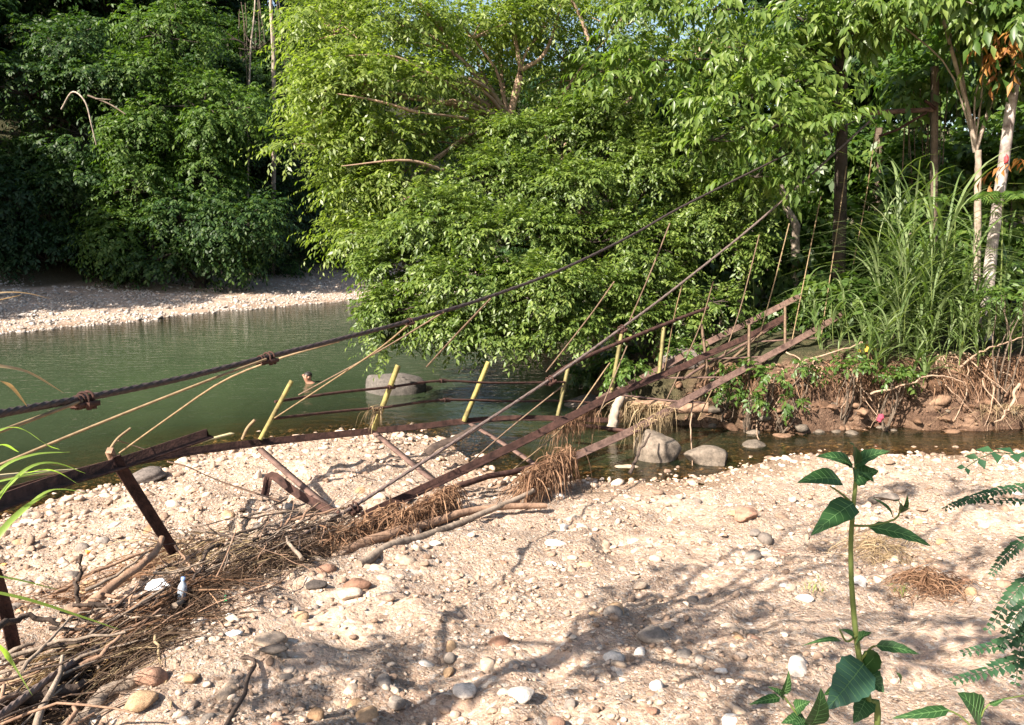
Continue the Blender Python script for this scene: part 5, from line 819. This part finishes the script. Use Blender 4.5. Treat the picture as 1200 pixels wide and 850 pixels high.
# grass at the left edge
def edge_grass(label, m_, L_, w_, loc):
    root = empty('edge_grass', loc, label, 'grass')
    for k_, (pts, wd) in enumerate(L_): b = Buf(); ribbon(b, path(*pts), wd, up=(0, -.6, 1), seg=18, fold=.18, twist=.5 * math.sin(k_ * 1.9)); b.build('blade', M[m_], root, True)
edge_grass('green arching grass blades reaching in at the left edge, below the dry ones', 'grass_near', [([(-40, 530, 1.3), (0, 505, 1.35), (25, 503, 1.4), (55, 522, 1.45), (70, 527, 1.5)], .007), ([(-40, 540, 1.35), (0, 522, 1.4), (22, 530, 1.45)], .007), ([(-40, 600, 1.3), (0, 550, 1.35), (40, 533, 1.4), (82, 530, 1.45)], .006), ([(-30, 620, 1.3), (5, 575, 1.35), (35, 548, 1.4), (65, 543, 1.45), (100, 555, 1.5)], .007), ([(-40, 655, 1.3), (10, 570, 1.35), (40, 553, 1.4), (65, 553, 1.45), (92, 568, 1.5)], .008), ([(-30, 640, 1.3), (10, 615, 1.35), (50, 580, 1.4), (75, 574, 1.45), (108, 580, 1.5)], .009), ([(-40, 690, 1.25), (0, 626, 1.3), (30, 595, 1.35), (55, 580, 1.4)], .011), ([(-30, 690, 1.3), (30, 703, 1.35), (85, 720, 1.4), (140, 738, 1.45)], .010), ([(-30, 672, 1.3), (20, 680, 1.35), (70, 692, 1.4)], .006), ([(-20, 745, 1.3), (10, 770, 1.35), (38, 815, 1.4)], .010), ([(-30, 572, 1.3), (20, 560, 1.35), (60, 552, 1.4)], .006)], .01, at(-60, 900, 1.3))
edge_grass('dry tan grass blades curving in at the left edge above the green ones', 'straw', [([(-40, 352, 1.3), (0, 344, 1.35), (30, 344, 1.4), (62, 351, 1.45)], .008), ([(-40, 362, 1.3), (0, 352, 1.35), (25, 346, 1.4)], .006), ([(-40, 428, 1.3), (0, 430, 1.35), (35, 438, 1.4), (75, 461, 1.45)], .010), ([(-40, 432, 1.25), (0, 447, 1.3), (15, 456, 1.35), (32, 477, 1.4)], .010)], .01, at(-80, 900, 1.3))

# ------------------------------------------------------------------ the tree over the photographer: its boughs throw the dappled shade on the sand
tr_ = np.array([-3.35, 1.30, float(terr(np.array([-3.35]), np.array([1.30]))[0])]); sv = np.array(SUN); cl = []
for px, py, h, rx, ry, n in [(430, 800, 4.4, .42, .22, 18), (350, 800, 4.6, .42, .2, 14), (830, 720, 4.5, .3, .2, 12), (775, 750, 4.4, .4, .22, 20), (745, 690, 4.6, .25, .2, 8), (900, 790, 4.4, .25, .2, 8), (1060, 725, 4.6, .35, .22, 10), (1130, 655, 5.4, .6, .2, 12), (1010, 640, 6, .5, .2, 10), (1160, 575, 6.4, .7, .25, 16), (1020, 585, 6.4, .5, .2, 9), (1150, 800, 4.5, .5, .25, 18)]:
    g_ = ground(np.array([float(px)]), np.array([float(py)]))[0]; c_ = g_ + sv * h / sv[2]; q = proj(c_)
    while q[2] > 0 and -250 < q[0] < 1450 and q[1] > -260: h += .3; c_ = g_ + sv * h / sv[2]; q = proj(c_)
    cl.append((c_, (rx, rx * .8, ry), int(n * .95)))
for dx, dy, h in [(.3, .05, 2.7)]: cl.append((np.array([.5 + dx, 1.7 + dy, 2.6]) + sv * h / sv[2], (.42, .42, .26), 26))
tree('shade_tree', 'tree standing over the photographer whose boughs shade the sand', 'tree', [tr_, up(tr_, 1.6, .05), up(tr_, 3.2, -.03, .05), up(tr_, 4.2, .06, .0), up(tr_, 5.0, .12, -.05)], .12, .085, cl, M['leaf_shade'], M['bark'], .16, .085, k=8, L=.4, seed=61, attach=(.7, 1), limb=(.03, .01), lumps=6)
